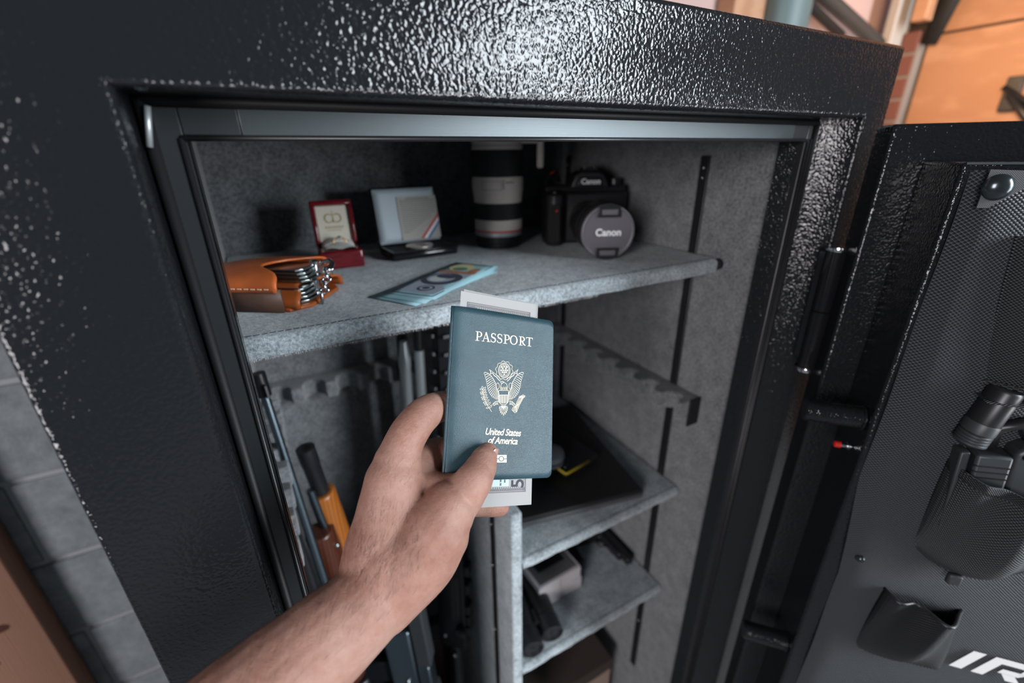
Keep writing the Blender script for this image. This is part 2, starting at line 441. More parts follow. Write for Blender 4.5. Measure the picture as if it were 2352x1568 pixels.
# orange timber and black hanger at the top of the corner
p = onX(2118, 20, WX-0.1)
o = MB().box(WX-0.11, WX-0.06, p[1]-0.022, p[1]+0.022, p[2]-0.035, 1.3).build('timber_offcut', 'plywood', bevel=0.004, loc=(WX-0.085, p[1], p[2]-0.035))
tag(o, 'orange lit timber post end in the far corner beside the white post', 'timber')
p = onX(2150, 25, WX-0.08)
t = thing('hanging_strap', 'black strap hanging against the wall right of the orange timber', 'strap', (WX-0.06, p[1], p[2]-0.08))
MB().tube([(WX-0.03, p[1], 1.2), (WX-0.03, p[1]-0.01, p[2]+0.05), (WX-0.03, p[1]+0.012, p[2]-0.09)], [0.03, 0.034, 0.022], 10, flat=0.5).build('strap', 'black_matte', t, smooth=True)
# black wall bracket at the right edge of the photo
q0 = onX(2318, 215, WX-0.03); q1 = onX(2352, 262, WX-0.03)
t = thing('wall_bracket', 'black metal bracket fixed to the orange plywood wall', 'bracket', tuple(q0))
dv = N(q1-q0)*0.18
MB().tube([q0, q0+dv*0.5, q0+dv], 0.012, 8).build('arm', 'black_satin', t, smooth=True)
MB().tube([q0+np.array([0, 0.02, 0.02]), q0+dv+np.array([0, -0.05, 0.03])], 0.008, 8).build('stay', 'black_satin', t, smooth=True)
MB().box(WX-0.02, WX-0.001, q0[1]-0.02, q0[1]+0.02, q0[2]-0.05, q0[2]+0.05).build('plate', 'black_satin', t, bevel=0.003)
# teal bag and dark hose in front of the pink boarding
p = onY(1868, 35, WY-0.1)
t = thing('hanging_bag', 'grey green bag hanging on the pink boarded wall', 'bag', (p[0], WY-0.07, p[2]-0.2))
MB().ball((p[0]-0.05, WY-0.045, p[2]+0.02), 0.15, 20, 14, 0.5, 0.42, 1.5).build('body', 'teal_bag', t, smooth=True)
MB().box(p[0]-0.06, p[0]+0.02, WY-0.07, WY+0.03, p[2]+0.22, p[2]+0.27).build('strap', 'black_matte', t, bevel=0.004)
h0, h1 = onY(1880, -20, WY-0.04), onY(1975, 64, WY-0.04)
hv = h1-h0
t = thing('hose', 'dark grey hose running diagonally across the pink boarding', 'hose', tuple(h1))
MB().tube([h0-hv*0.6, h0, h0+hv*0.5, h1, h1+hv*0.5, h1+hv*0.8+np.array([0, 0, -0.1]), np.array([h1[0]+hv[0]*0.9, h1[1], -1.3])], 0.022, 12).build('pipe', 'gun_grey', t, smooth=True)
MB().tube([h0-hv*0.6+np.array([-.060, -.0, -.03]), h0+np.array([-.060, -.0, -.03]), h0+hv*0.85+np.array([-.060, -.0, -.04])], 0.014, 10).build('cable', 'black_matte', t, smooth=True)
# pine stud at the lower left
o = MB().box(-0.82, -0.545, 0.995, 1.045, FZ, 1.3).build('trim_1', 'stud_wood', bevel=0.004); o['kind'] = 'structure'
for (x, z) in ((-0.64, -0.92), (-0.66, -1.0), (-0.60, -0.84)):
    MB().lathe([(0.012, 0), (0.008, 0.0006)], Matrix.Translation((x, 0.9946, z)) @ Matrix.Rotation(math.pi/2, 4, 'X') @ Matrix.Diagonal((1.3, 0.8, 1, 1)), 16).build('knot', 'gun_wood_dark', o)

# ------------------------------------------------------------------ the safe
OX0, OX1, OZ0, OZ1 = -0.117, 0.622, FZ, 0.098
YF, YFL, YB = 0.28, 0.315, 0.90
JX0, JX1, JZ0, JZ1 = -0.0455, 0.566, -1.34, 0.0290
LR = 0.0055; RX1 = 0.5775          # lip radius; the hinge side jamb flares out to RX1
IX0, IX1, IZ0, IZ1 = -0.0262, 0.541, -1.32, 0.0105
safe = thing('gun_safe', 'large open black textured steel safe lined with grey carpet', 'safe', ((OX0+OX1)/2, 0.6, FZ))
def rect(x0, x1, z0, z1, y): return [(x0, y, z0), (x1, y, z0), (x1, y, z1), (x0, y, z1)]
def loops(mb, L):
    vs = [p for l in L for p in l]; fs = []
    for k in range(len(L)-1):
        for i in range(4):
            a, c = 4*k+i, 4*k+(i+1) % 4; fs.append((a, c, c+4, a+4))
    mb.add(vs, fs); return mb
L = [rect(OX0, OX1, OZ0, OZ1, YB), rect(OX0, OX1, OZ0, OZ1, YF+0.004)]
for a in (30, 60, 90):
    c = 0.004*(1-math.cos(math.radians(a))); s_ = 0.004*(1-math.sin(math.radians(a))); L.append(rect(OX0+c, OX1-c, OZ0+c, OZ1-c, YF+s_))
L.append(rect(JX0-LR, RX1+LR*0.5, JZ0-LR, JZ1+LR, YF))
for a in (18, 36, 54, 72, 90):
    c = LR*math.sin(math.radians(a)); s_ = LR*(1-math.cos(math.radians(a))); L.append(rect(JX0-LR+c, RX1+LR*0.5-c*0.5, JZ0-LR+c, JZ1+LR-c, YF+s_*(1 if a < 91 else 1)))
L.append(rect(JX0, JX1-0.009, JZ0, JZ1, YFL))
shell = loops(MB(), L).build('steel_shell', 'paint_black', safe, smooth='auto', angle=50)
MB().box(OX0, OX1, YB, YB+0.004, OZ0, OZ1).build('back_plate', 'paint_black', safe)
# stop flange around the opening: textured right reveal, smooth grey left strip, brushed strip on top
MB().box(JX0, IX0, YFL, YFL+0.012, JZ0, JZ1).build('jamb_strip', 'jamb_grey', safe, bevel=0.0015)
MB().box(IX0-0.001, 0.0006, YFL-0.0006, YFL+0.012, IZ1, JZ1).build('corner_plate', 'jamb_grey', safe, bevel=0.0008)
MB().box(IX1, JX1-0.0085, YFL, YFL+0.012, JZ0, JZ1).build('jamb_strip', 'black_satin', safe, bevel=0.0015)
MB().box(0.0006, 0.515, YFL-0.001, YFL+0.010, IZ1, 0.0275).build('lintel_strip', 'brushed', safe, bevel=0.0006)
MB().box(0.515, IX1, YFL, YFL+0.012, IZ1, JZ1).build('corner_plate', 'black_satin', safe, bevel=0.0008)
MB().box(IX0, IX1, YFL+0.0, YFL+0.012, JZ0, IZ0).build('sill_strip', 'black_satin', safe)
L = [rect(IX0, IX1+0.001, IZ0, IZ1, YFL+0.004), rect(IX0, IX1-0.006, IZ0, IZ1, 0.341), rect(-0.057, 0.56, -1.33, 0.06, 0.341)]
loops(MB(), L).build('inner_reveal', 'paint_black_fine', safe, smooth='auto')
# rubber seals
def seal(x0, x1, z0, z1, y, r):
    return MB().tube([(x0, y, z0), (x0, y, z1)], r, 8).tube([(x1, y, z0), (x1, y, z1)], r, 8).tube([(x0, y, z1), (x1, y, z1)], r, 8)
seal(JX0+0.004, JX1-0.013, JZ0, JZ1-0.002, YFL-0.001, 0.0032).build('door_seal', 'rubber', safe, smooth=True)
seal(IX0-0.0022, IX1+0.003, IZ0, IZ1-0.0012, YFL-0.0005, 0.0016).build('edge_seal', 'black_satin', safe, smooth=True)
MB().tube([(IX1+0.0075, YFL-0.001, IZ0), (IX1+0.0075, YFL-0.001, IZ1)], 0.0012, 8).build('edge_seal', 'black_satin', safe, smooth=True)
# small shiny latch rod in the upper left corner
MB().tube([onY(338, 243, YFL-0.006), onY(344, 338, YFL-0.006)], 0.0015, 8).build('latch_rod', 'stainless', safe, smooth=True)
# carpet lining
IY0, BKY = 0.341, 0.805
for nm, bx in (('back', (-0.057, 0.56, BKY, BKY+0.02, -1.33, 0.06)), ('left', (-0.075, -0.057, IY0, BKY, -1.33, 0.06)), ('right', (0.56, 0.58, IY0, BKY, -1.33, 0.06)),
               ('ceil', (-0.057, 0.56, IY0, BKY, 0.06, 0.075)), ('floor', (-0.057, 0.56, IY0, BKY, -1.35, -1.33))):
    MB().box(*bx).build('carpet_lining', 'carpet', safe)
# slotted shelf rails on the right wall
for yy in (0.457, 0.782):
    MB().box(0.5565, 0.56, yy-0.0075, yy+0.0075, -1.10, -0.006).build('shelf_rail', 'black_satin', safe, bevel=0.001)
    for z in (-0.022, -0.035): MB().ball((0.5563, yy, z), 0.0022, 8, 6).build('rail_screw', 'steel', safe, smooth=True)
for z in (-0.62, -0.95): MB().ball((0.5563, 0.457, z), 0.0022, 8, 6).build('rail_screw', 'steel', safe, smooth=True)
# hinge with chrome washers
hx, hy = 0.5560, 0.262
MB().lathe([(0.010, -0.247), (0.0105, -0.18), (0.0105, -0.175), (0.0085, -0.174), (0.0105, -0.173), (0.0105, -0.103)], Matrix.Translation((hx, hy, 0)), 20).build('hinge', 'black_gloss', safe, smooth='auto')
for z in (-0.1015, -0.2485):
    MB().lathe([(0.0125, -0.0022), (0.0130, 0), (0.0125, 0.0022)], Matrix.Translation((hx, hy, z)), 24).build('hinge_washer', 'chrome', safe, smooth='auto')
MB().box(hx-0.001, hx+0.012, hy-0.004, YF+0.001, -0.24, -0.105).build('hinge', 'black_gloss', safe, bevel=0.002)

# ------------------------------------------------------------------ the door, swung open
AX, AY = 0.5348, 0.2333
ang = math.radians(48.5)
U = np.array([math.cos(ang), -math.sin(ang), 0]); NN = np.array([-math.sin(ang), -math.cos(ang), 0])
DT = frame((AX, AY, 0), U, NN, (0, 0, 1))
DA = np.array([AX, AY, 0])
def onD(x, y, off):
    P = onP(x, y, DA+NN*off, NN); return float(np.dot(P-DA, U)), float(P[2])
door = MB(DT).box(0, 0.60, -0.0433, 0, -1.33, 0.021).build('door', 'paint_black', safe, bevel=0.003, seg=3)
door['label'] = 'thick textured black door standing open'
MB(DT).box(0.031, 0.57, 0, 0.0705, -1.30, -0.0105).build('bolt_box', 'paint_black_fine', door, bevel=0.003, seg=3)
MB(DT).box(0.033, 0.568, 0.066, 0.0712, -0.0125, -0.0108).build('trim_strip', 'steel', door)
for z in (-0.262, -0.62, -1.0):
    Mx = DT @ Matrix.Translation((0.030, 0.050, z)) @ Matrix.Rotation(-math.pi/2, 4, 'Y')
    MB(Mx).lathe([(0.0135, 0.0), (0.0135, 0.002), (0.012, 0.0022), (0.012, 0.052), (0.0105, 0.0535), (0.0, 0.0537)], None, 24, caps=False).build('locking_bolt', 'paint_black_fine', door, smooth='auto')
uz = onD(1958, 1022, 0.045)
Mx = DT @ Matrix.Translation((0.030, 0.048, uz[1])) @ Matrix.Rotation(-math.pi/2, 4, 'Y')
rb = MB(Mx).lathe([(0.0028, 0), (0.0028, 0.010)], None, 14).build('plunger', 'chrome', door, smooth='auto')
MB(Mx).lathe([(0.0045, 0.002), (0.0045, 0.004)], None, 14).build('plunger_collar', 'steel', door, smooth='auto')
MB(Mx).lathe([(0.0036, 0.010), (0.0036, 0.0155), (0.002, 0.0165)], None, 14).build('plunger_cap', 'red_paint', door, smooth='auto', label='red plunger cap')

# ------------------------------------------------------------------ shelves, divider, racks
def shelf(label, x0, x1, y0, z, th, mt):
    t = thing('carpeted_shelf', label, 'shelf', ((x0+x1)/2, (y0+BKY)/2, z-th), 'carpeted shelves in the safe')
    def surf(a, c):
        x = x0+(x1-x0)*a; w = (0.0010*math.sin(31*a+2)+0.0006*math.sin(77*a))*(1.0 if x1-x0 > 0.4 else 0.5)
        path = [(BKY-0.003, z), (y0+0.10, z), (y0+0.012, z+0.0002), (y0+0.004, z-0.001), (y0+0.0008, z-0.004), (y0, z-th*0.5), (y0+0.001, z-th+0.001), (y0+0.004, z-th), (BKY-0.003, z-th)]
        k = c*(len(path)-1); i = min(int(k), len(path)-2); fr = k-i
        y = path[i][0]*(1-fr)+path[i+1][0]*fr; zz = path[i][1]*(1-fr)+path[i+1][1]*fr
        return (x, y+(w if 1 < k < 7 else 0), zz)
    b_ = MB().grid(surf, 80, 32)
    n = len(b_.v); 
    b_.build('board', mt, t, smooth='auto', angle=60)
    MB().box(x0+0.0005, x1-0.0005, y0+0.006, BKY-0.004, z-th+0.001, z-0.001).build('core', mt, t)
    # stitched seam just behind the front edge
    rnd = random.Random(3); sm = MB(); k = x0
    while k < x1-0.008:
        sm.tube([(k, y0+0.0085+rnd.uniform(-.0004, .0004), z+0.0001), (k+0.0045, y0+0.0085, z+0.0003)], 0.00045, 5); k += 0.0062
    sm.build('seam', 'print_dark', t, kind='stuff')
    return t
sh1 = shelf('top grey carpeted shelf carrying the camera, lens and open boxes', -0.055, 0.552, 0.405, -0.14, 0.0195, 'carpet_shelf')
sh2 = shelf('middle grey carpeted shelf under the black laptop', 0.238, 0.557, 0.411, -0.551, 0.0145, 'carpet_shelf')
sh3 = shelf('lowest grey carpeted shelf carrying the white cartons', 0.238, 0.557, 0.413, -0.799, 0.0145, 'carpet_shelf')
# frayed threads along the lower front edge of the top shelf
rnd = random.Random(7); fr_ = MB()
for k in range(900):
    x = rnd.uniform(-0.05, 0.34); l = rnd.uniform(0.0006, 0.0026); dx = rnd.uniform(-.0016, .0016); y = 0.4055+rnd.uniform(-.0008, .001); z = -0.1593
    fr_.add([(x-0.0001, y, z+0.0004), (x+0.0001, y, z+0.0004), (x+dx, y-rnd.uniform(0, .001), z-l)], [(0, 1, 2)])
fr_.build('frayed_edge', 'carton_white', sh1, kind='stuff')
MB().tube([(0.552, 0.409, -0.148), (0.5575, 0.409, -0.148)], 0.008, 14).build('shelf_clip', 'black_matte', sh1, smooth='auto')
dv_ = thing('divider_panel', 'upright grey carpeted divider left of the lower shelves', 'divider', (0.2275, 0.6, -1.33))
MB().box(0.2185, 0.2367, 0.411, BKY-0.002, -1.329, -0.455).build('panel', 'carpet_shelf', dv_, bevel=0.003)
MB().box(0.2155, 0.2185, 0.462, 0.475, -1.32, -0.47).build("shelf_rail", "black_satin", dv_, bevel=0.001)
for z in (-0.515, -0.60, -0.75): MB().ball((0.2153, 0.4685, z), 0.002, 8, 6).build('rail_screw', 'steel', dv_, smooth=True)

def scallops(length, depth, n, r):
    pts = [(0, 0), (0, depth-0.004), (0.004, depth)]
    pitch = length/n
    for k in range(n):
        c = pitch*(k+0.5)
        for a in range(9):
            t_ = math.pi*a/8
            pts.append((c-r*math.cos(t_), depth-1.55*r*math.sin(t_)))
    pts += [(length-0.004, depth), (length, depth-0.004), (length, 0)]
    return pts
def rack(label, o, ex, ey, length, depth, n):
    t = thing('barrel_rack', label, 'rack', tuple(o), 'scalloped barrel racks')
    T_ = frame(o, ex, ey, (0, 0, 1))
    MB(T_).prism(scallops(length, depth, n, length/n*0.33), -0.030, 0.0).build('rest', 'carpet', t, bevel=0.006, seg=3)
    return t, T_
t, T_ = rack('scalloped carpeted barrel rack on the right wall above the laptop', (0.5595, 0.402, -0.362), (0, 1, 0), (-1, 0, 0), 0.40, 0.044, 8)
MB(T_).box(-0.0035, -0.0002, 0.002, 0.026, -0.045, 0.002).build('end_plate', 'black_matte', t, bevel=0.001)
rack('scalloped carpeted barrel rack on the back wall beneath the top shelf', (-0.0565, BKY-0.0005, -0.362), (1, 0, 0), (0, -1, 0), 0.272, 0.048, 5)
rack('scalloped carpeted barrel rack at the dark left side behind the jamb', (-0.0565, 0.36, -0.362), (0, 1, 0), (1, 0, 0), 0.38, 0.027, 8)
# ------------------------------------------------------------------ things on the top shelf
SZ = -0.14
# --- leather pouch with steel tool
t = thing('leather_pouch', 'tan leather pouch with steel tool plates and chain at left of the top shelf', 'pouch', (0.0, 0.525, SZ))
ex = N((0.82, -0.57, 0)); ey = np.array([-ex[1], ex[0], 0])
PT = frame((0.042, 0.498, SZ), ex, ey, (0, 0, 1))
def pouch_shell(x0, x1, hw, z0, z1, cut=0.0, bulge=0.25):
    def fn(a, c):
        th = math.pi*c; yy = -math.cos(th); s_ = math.sin(th)
        y = hw*math.copysign(abs(yy)**0.75, yy)
        end = x1-cut*math.exp(-((yy+0.15)/0.42)**2)
        x = x0+(end-x0)*a
        taper = 1-(1-a)**3*0.55
        return (x, y*(0.80+0.20*min(1, a*2.2)), z0+(z1-z0)*(s_**0.55)*taper)
    return fn
MB(PT).grid(pouch_shell(-0.13, -0.014, 0.0515, 0.0205, 0.038, 0.036), 26, 26).build('upper_shell', 'leather_tan', t, smooth=True, solid=0.0022)
MB(PT).grid(pouch_shell(-0.125, 0.002, 0.0455, 0.003, 0.0185, 0.018), 26, 22).build('lower_shell', 'leather_orange', t, smooth=True, solid=0.0022)
# brown gusset wrapped around the pouch
gp = []
for k in range(25):
    a = math.pi*(0.5+k/24.0)
    gp.append((-0.085+0.045*math.cos(a), 0.0495*math.sin(a)))
gp = [(-0.012, 0.0495)]+gp+[(-0.012, -0.0495)]
g = MB(PT)
for i in range(len(gp)-1):
    (xa, ya), (xb, yb) = gp[i], gp[i+1]
    g.add([(xa, ya, 0.001), (xb, yb, 0.001), (xb, yb*1.02, 0.0235), (xa, ya*1.02, 0.0235)], [(0, 1, 2, 3)])
g.build('gusset', 'leather_brown', t, smooth=True, solid=0.003)
bl_ = [(-0.13, 0), (-0.12, 0.04), (-0.01, 0.047), (0.004, 0.03), (0.006, -0.03), (-0.008, -0.048), (-0.12, -0.04)]
MB(PT).prism(bl_, 0.0, 0.004).build('sole', 'leather_orange', t, bevel=0.0015)
st = MB(PT)
for k in range(13):
    x = -0.108+k*0.0068; st.tube([(x, -0.0525, 0.0240), (x+0.004, -0.0525, 0.0240)], 0.0007, 5)
st.build('stitching', 'stitch', t, kind='stuff')
for lvl, (z0, yo, xo) in enumerate(((0.020, 0.006, -0.006), (0.0045, -0.012, 0.001))):
    for k in range(4):
        z = z0+k*0.0037
        pl_ = [(-0.062, -0.017), (-0.006, -0.020), (0.0, -0.014), (0.0, 0.012), (-0.006, 0.017), (-0.062, 0.015)]
        pl_ = [(x+xo-0.0015*k, y+yo) for x, y in pl_]
        MB(PT).prism(pl_, z, z+0.0028).build('tool_plate', 'steel', t, bevel=0.0007)
    MB(PT).lathe([(0.0045, -0.001), (0.0045, 0.017), (0.003, 0.019)], Matrix.Translation((xo-0.006, yo+0.010, z0-0.001)), 16).build('pivot', 'chrome', t, smooth='auto')
MB(PT).tube([(-0.004, 0.018, 0.034), (0.004, 0.020, 0.036), (0.010, 0.014, 0.034), (0.010, 0.004, 0.030)], 0.0028, 10, roundcap=True).build('shackle', 'chrome', t, smooth=True)
for k in range(5):
    c = np.array([0.0085+0.0008*k, 0.006-0.0052*k, 0.030-0.0042*k])
    Mx = Matrix.Rotation(math.radians(50), 4, 'X') @ Matrix.Rotation(math.radians(90*(k % 2)+25), 4, 'Z')
    if k % 2: Mx = Mx @ Matrix.Rotation(math.pi/2, 4, 'X')
    MB(PT).torus(c, 0.0034, 0.0012, Mx, 18, 8, 1.35).build('chain_link', 'chrome', t, smooth=True)
MB(PT).tube([(0.011, -0.019, 0.013), (0.013, -0.024, 0.006), (0.010, -0.020, 0.001)], 0.0016, 8, roundcap=True).build('hook', 'steel', t, smooth=True)

# --- ring box
t = thing('ring_box', 'small open cherry red ring box with cream satin lining', 'box', (0.087, 0.652, SZ))
RT = place(0.0875, 0.651, SZ, -3)
w2, d2 = 0.0275, 0.026
MB(RT).box(-w2, w2, -d2, d2, 0, 0.024).build('base', 'cherry_wood', t, bevel=0.003, seg=3)
LT = RT @ Matrix.Translation((0, d2-0.001, 0.024)) @ Matrix.Rotation(math.radians(-14), 4, 'X')
lid = MB(LT)
lid.box(-w2, w2, 0.004, 0.024, 0, 0.060); lid.build('lid', 'cherry_wood', t, bevel=0.004, seg=3)
for bx in ((-w2, -w2+0.006, -0.006, 0.006, 0.002, 0.059), (w2-0.006, w2, -0.006, 0.006, 0.002, 0.059), (-w2, w2, -0.006, 0.006, 0.053, 0.060)):
    MB(LT).box(*bx).build('lid_rim', 'cherry_wood', t, bevel=0.002)
MB(LT).box(-w2+0.006, w2-0.006, -0.001, 0.004, 0.004, 0.053).build('lid_lining', 'cream_satin', t, bevel=0.001)
for s_ in (-1, 1):
    arc = []
    for k in range(15):
        a = math.radians(-150+k*20.5)
        arc.append((s_*0.0055+s_*0.0052*math.cos(a)*1.0, -0.0014, 0.036+0.0058*math.sin(a)))
    MB(LT).ribbon(arc, [0.0007+0.0011*math.sin(math.pi*k/14) for k in range(15)], (0, 1, 0)).build('emblem', 'gold', t)
MB(LT).ribbon([(0, -0.0014, 0.030), (0, -0.0014, 0.048)], [0.0016, 0.0005], (0, 1, 0)).build('emblem', 'gold', t)
lt_ = MB(LT)
for r_, (z, n_, hw) in enumerate(((0.0225, 7, 0.0125), (0.0190, 12, 0.0095))):
    for k in range(n_):
        x = -hw+2*hw*(k+0.5)/n_; lt_.add([(x-hw*0.62/n_, -0.0014, z), (x+hw*0.62/n_, -0.0014, z), (x+hw*0.5/n_, -0.0014, z+(0.0024 if r_ == 0 else 0.0012)), (x-hw*0.5/n_, -0.0014, z+(0.0024 if r_ == 0 else 0.0012))], [(0, 1, 2, 3)])
lt_.build('faint_lettering', 'gold', t, kind='stuff')
def cush(a, c):
    x = -w2+0.006+(2*w2-0.012)*a; y = -d2+0.005+(2*d2-0.009)*c
    return (x, y, 0.0235+0.010*(math.sin(math.pi*a)**0.4)*(0.35+0.65*c)+0.0012*math.sin(9*a+5*c)-(0.004 if 0.52 < c < 0.6 else 0))
MB(RT).grid(cush, 22, 22).build('ring_cushion', 'white_satin', t, smooth=True)
MB(RT).torus((0.002, 0.006, 0.0285), 0.0085, 0.0009, Matrix.Rotation(math.radians(80), 4, 'X'), 28, 8).build('ring_band', 'gold', t, smooth=True)
MB(RT).ball((0.002, 0.0045, 0.0372), 0.0020, 8, 6).build('ring_stone', 'chrome', t)

# --- coin case
t = thing('coin_case', 'open black coin case with pale blue satin lid and silver coin', 'case', (0.205, 0.672, SZ))
ca, cb = onZ(905, 603, SZ), onZ(1055, 583, SZ)
yaw = math.degrees(math.atan2(cb[1]-ca[1], cb[0]-ca[0]))
CT = place(ca[0], ca[1], SZ, yaw)
cw = float(np.linalg.norm(cb-ca)); cdp = 0.064
MB(CT).box(0, cw, 0.002, cdp, 0, 0.011).build('base', 'black_gloss', t, bevel=0.004, seg=3)
fr = MB(CT)
for bx in ((0, cw, 0, 0.004, 0.010, 0.013), (0, 0.004, 0, cdp, 0.010, 0.013), (cw-0.004, cw, 0, cdp, 0.010, 0.013)): fr.box(*bx)
fr.build('rim', 'black_gloss', t, bevel=0.0012)
MB(CT).box(0.005, cw-0.005, 0.005, cdp-0.004, 0.010, 0.0115).build('velvet_tray', 'black_matte', t)
MB(CT).lathe([(0.0195, 0.0116), (0.0202, 0.0135), (0.0195, 0.0152), (0.017, 0.0150), (0.0168, 0.0146)], Matrix.Translation((cw*0.5, cdp*0.46, 0)), 40).build('coin', 'coin_silver', t, smooth='auto')
for k, mt in enumerate(('ribbon_red', 'ribbon_white', 'ribbon_blue')):
    x = cw*0.5+0.0035+k*0.0036
    MB(CT).add([(x-0.007, cdp*0.46+0.014, 0.0154), (x-0.004, cdp*0.46+0.0145, 0.0154), (x+0.0045, cdp*0.46-0.016, 0.0154), (x+0.0015, cdp*0.46-0.016, 0.0154)], [(0, 1, 2, 3)]).build('coin_stripe', mt, t)
LT = CT @ Matrix.Translation((0, cdp-0.004, 0.012)) @ Matrix.Rotation(math.radians(-12), 4, 'X')
lw = cw
MB(LT).box(0, lw, 0.004, 0.012, 0, 0.086).build('lid', 'black_gloss', t, bevel=0.004, seg=3)
def lidpad(a, c):
    x = 0.003+(lw-0.006)*a; z = 0.003+0.080*c
    e = min(1, min(a, 1-a)*14)*min(1, min(c, 1-c)*12)
    return (x, 0.003-0.0055*math.sqrt(max(e, 0)), z)
MB(LT).grid(lidpad, 30, 30).build('lid_lining', 'blue_satin', t, smooth=True)
card = (0.036, lw-0.003, 0.006, 0.070)
MB(LT).box(card[0], card[1], -0.0040, -0.0026, card[2], card[3]).build('certificate', 'card_paper', t)
tx = MB(LT); rnd = random.Random(5)
for k in range(17):
    z = card[3]-0.004-k*0.0031; x = card[0]+0.004+(0.010 if k == 0 else 0); xe = card[1]-0.003-(0.008 if k == 0 else 0)-(0.001*k if k > 7 else 0)-(max(0, k-9)*0.0042)
    while x < xe:
        l = rnd.uniform(0.0015, 0.0042); l = min(l, xe-x); hh = 0.0015 if k < 2 else 0.0010
        tx.add([(x, -0.0042, z), (x+l, -0.0042, z), (x+l, -0.0042, z+hh), (x, -0.0042, z+hh)], [(0, 1, 2, 3)]); x += l+0.0008
tx.build('fine_print', 'print_grey', t, kind='stuff')
for k, mt in enumerate(('ribbon_red', 'ribbon_white', 'ribbon_blue')):
    x = card[1]-0.034+k*0.0052
    MB(LT).add([(x, -0.0045, card[2]), (x+0.0052, -0.0045, card[2]), (min(x+0.036, card[1]), -0.0045, card[2]+0.031+(0 if k == 0 else -0.0052*k+0.0001)), (min(x+0.036, card[1]), -0.0045, card[2]+0.0365-0.0052*k)], [(0, 1, 2, 3)]).build('ribbon_stripe', mt, t)

# --- white telephoto lens standing on its front
t = thing('telephoto_lens', 'white telephoto zoom lens with black rings standing upright on the shelf', 'lens', (0.339, 0.664, SZ))
TL = Matrix.Translation((0.339, 0.664, SZ))
def band(nm, prof, mt, **k): return MB(TL).lathe(prof, None, 48).build(nm, mt, t, smooth='auto', angle=30, **k)
band('front_ring', [(0.034, 0), (0.0355, 0.001), (0.0355, 0.008), (0.0375, 0.009), (0.0375, 0.0185)], 'black_satin')
band('silver_ring', [(0.0375, 0.0185), (0.0385, 0.0192), (0.0385, 0.0252)], 'stainless')
band('red_ring', [(0.0388, 0.0252), (0.0388, 0.0278)], 'red_paint')
band('barrel', [(0.0384, 0.0278), (0.0384, 0.0440)], 'lens_white')
band('focus_ring', [(0.0388, 0.0440), (0.0394, 0.0446), (0.0394, 0.0685), (0.0388, 0.0690)], 'rubber_grip')
band('barrel', [(0.0384, 0.0690), (0.0388, 0.078), (0.0405, 0.088), (0.0405, 0.1035), (0.0395, 0.1055), (0.0395, 0.1070)], 'lens_white')
band('zoom_ring', [(0.0392, 0.1070), (0.0400, 0.1076), (0.0400, 0.1445), (0.0392, 0.1450)], 'rubber_grip')
band('mount_barrel', [(0.0392, 0.1450), (0.0392, 0.150), (0.0380, 0.151), (0.0380, 0.154), (0.0392, 0.155), (0.0392, 0.168), (0.034, 0.172), (0.033, 0.180)], 'lens_white')
va = math.atan2(-0.664, -0.339)
def lens_patch(a0, a1, z0, z1, mt, nm):
    def fn(a, c):
        th = va+a0+(a1-a0)*a; return (0.0411*math.cos(th), 0.0411*math.sin(th), z0+(z1-z0)*c)
    MB(TL).grid(fn, 10, 1).build(nm, mt, t)
for z0, z1 in ((0.089, 0.0896), (0.1010, 0.1016)): lens_patch(-0.62, 0.15, z0, z1, 'print_grey', 'window_line')
for a in (-0.62, 0.13): lens_patch(a, a+0.018, 0.089, 0.1016, 'print_grey', 'window_line')
lens_patch(0.20, 0.225, 0.090, 0.1035, 'print_dark', 'index_mark')
for k in range(5): lens_patch(0.30+0.07*k, 0.345+0.07*k, 0.0985, 0.1005, 'print_dark', 'scale_print')
sd = np.array([0.83, -0.55, 0]); fx = 0.066
f_ = frame((0.339, 0.664, SZ), sd, np.array([0.55, 0.83, 0]), (0, 0, 1))
MB(f_).box(0.036, 0.071, -0.010, 0.010, 0.153, 0.166).build('collar_arm', 'lens_white', t, bevel=0.003)
MB(f_).prism([(-0.011, 0.170), (0.011, 0.170), (0.011, 0.128), (0.006, 0.118), (-0.006, 0.118), (-0.011, 0.128)], 0.0615, 0.072, Matrix(((0, 0, 1, 0), (1, 0, 0, 0), (0, 1, 0, 0), (0, 0, 0, 1)))).build('tripod_foot', 'lens_white', t, bevel=0.003)

# --- DSLR with capped lens
cc = atd(1397, 534, 0.615)
lz = SZ+0.0378
axd = N((-0.42, -0.907, 0)); side = np.array([axd[1]*-1, axd[0], 0])     # side: to the right of the viewer
side = np.array([-axd[1], axd[0], 0])
KT = frame((cc[0], cc[1], lz), side, -axd, (0, 0, 1))                    # x right, y backwards from cap, z up
t = thing('dslr_camera', 'black digital camera with its lens capped at right of the top shelf', 'camera', (cc[0]-axd[0]*0.12, cc[1]-axd[1]*0.12, SZ))
KA = KT @ Matrix.Rotation(math.radians(-90), 4, 'X')
MB(KA).lathe([(0.0380, 0.004), (0.0412, 0.006), (0.0415, 0.014), (0.0400, 0.016), (0.0400, 0.040), (0.0385, 0.042), (0.0405, 0.044), (0.0405, 0.072), (0.0370, 0.076), (0.034, 0.120), (0.034, 0.130)], Matrix.Diagonal((0.90, 0.90, 1, 1)), 48).build('lens_barrel', 'black_satin', t, smooth='auto', angle=30)
MB(KA).lathe([(0.0405, 0.020), (0.0413, 0.021), (0.0413, 0.037), (0.0405, 0.038)], Matrix.Diagonal((0.90, 0.90, 1, 1)), 48).build('zoom_grip', 'rubber_grip', t, smooth='auto', angle=30)
def capprof(): return [(0.0385, 0.006), (0.0395, 0.003), (0.0385, 0.0), (0.0365, -0.0005), (0.0345, 0.0008), (0.001, 0.0008)]
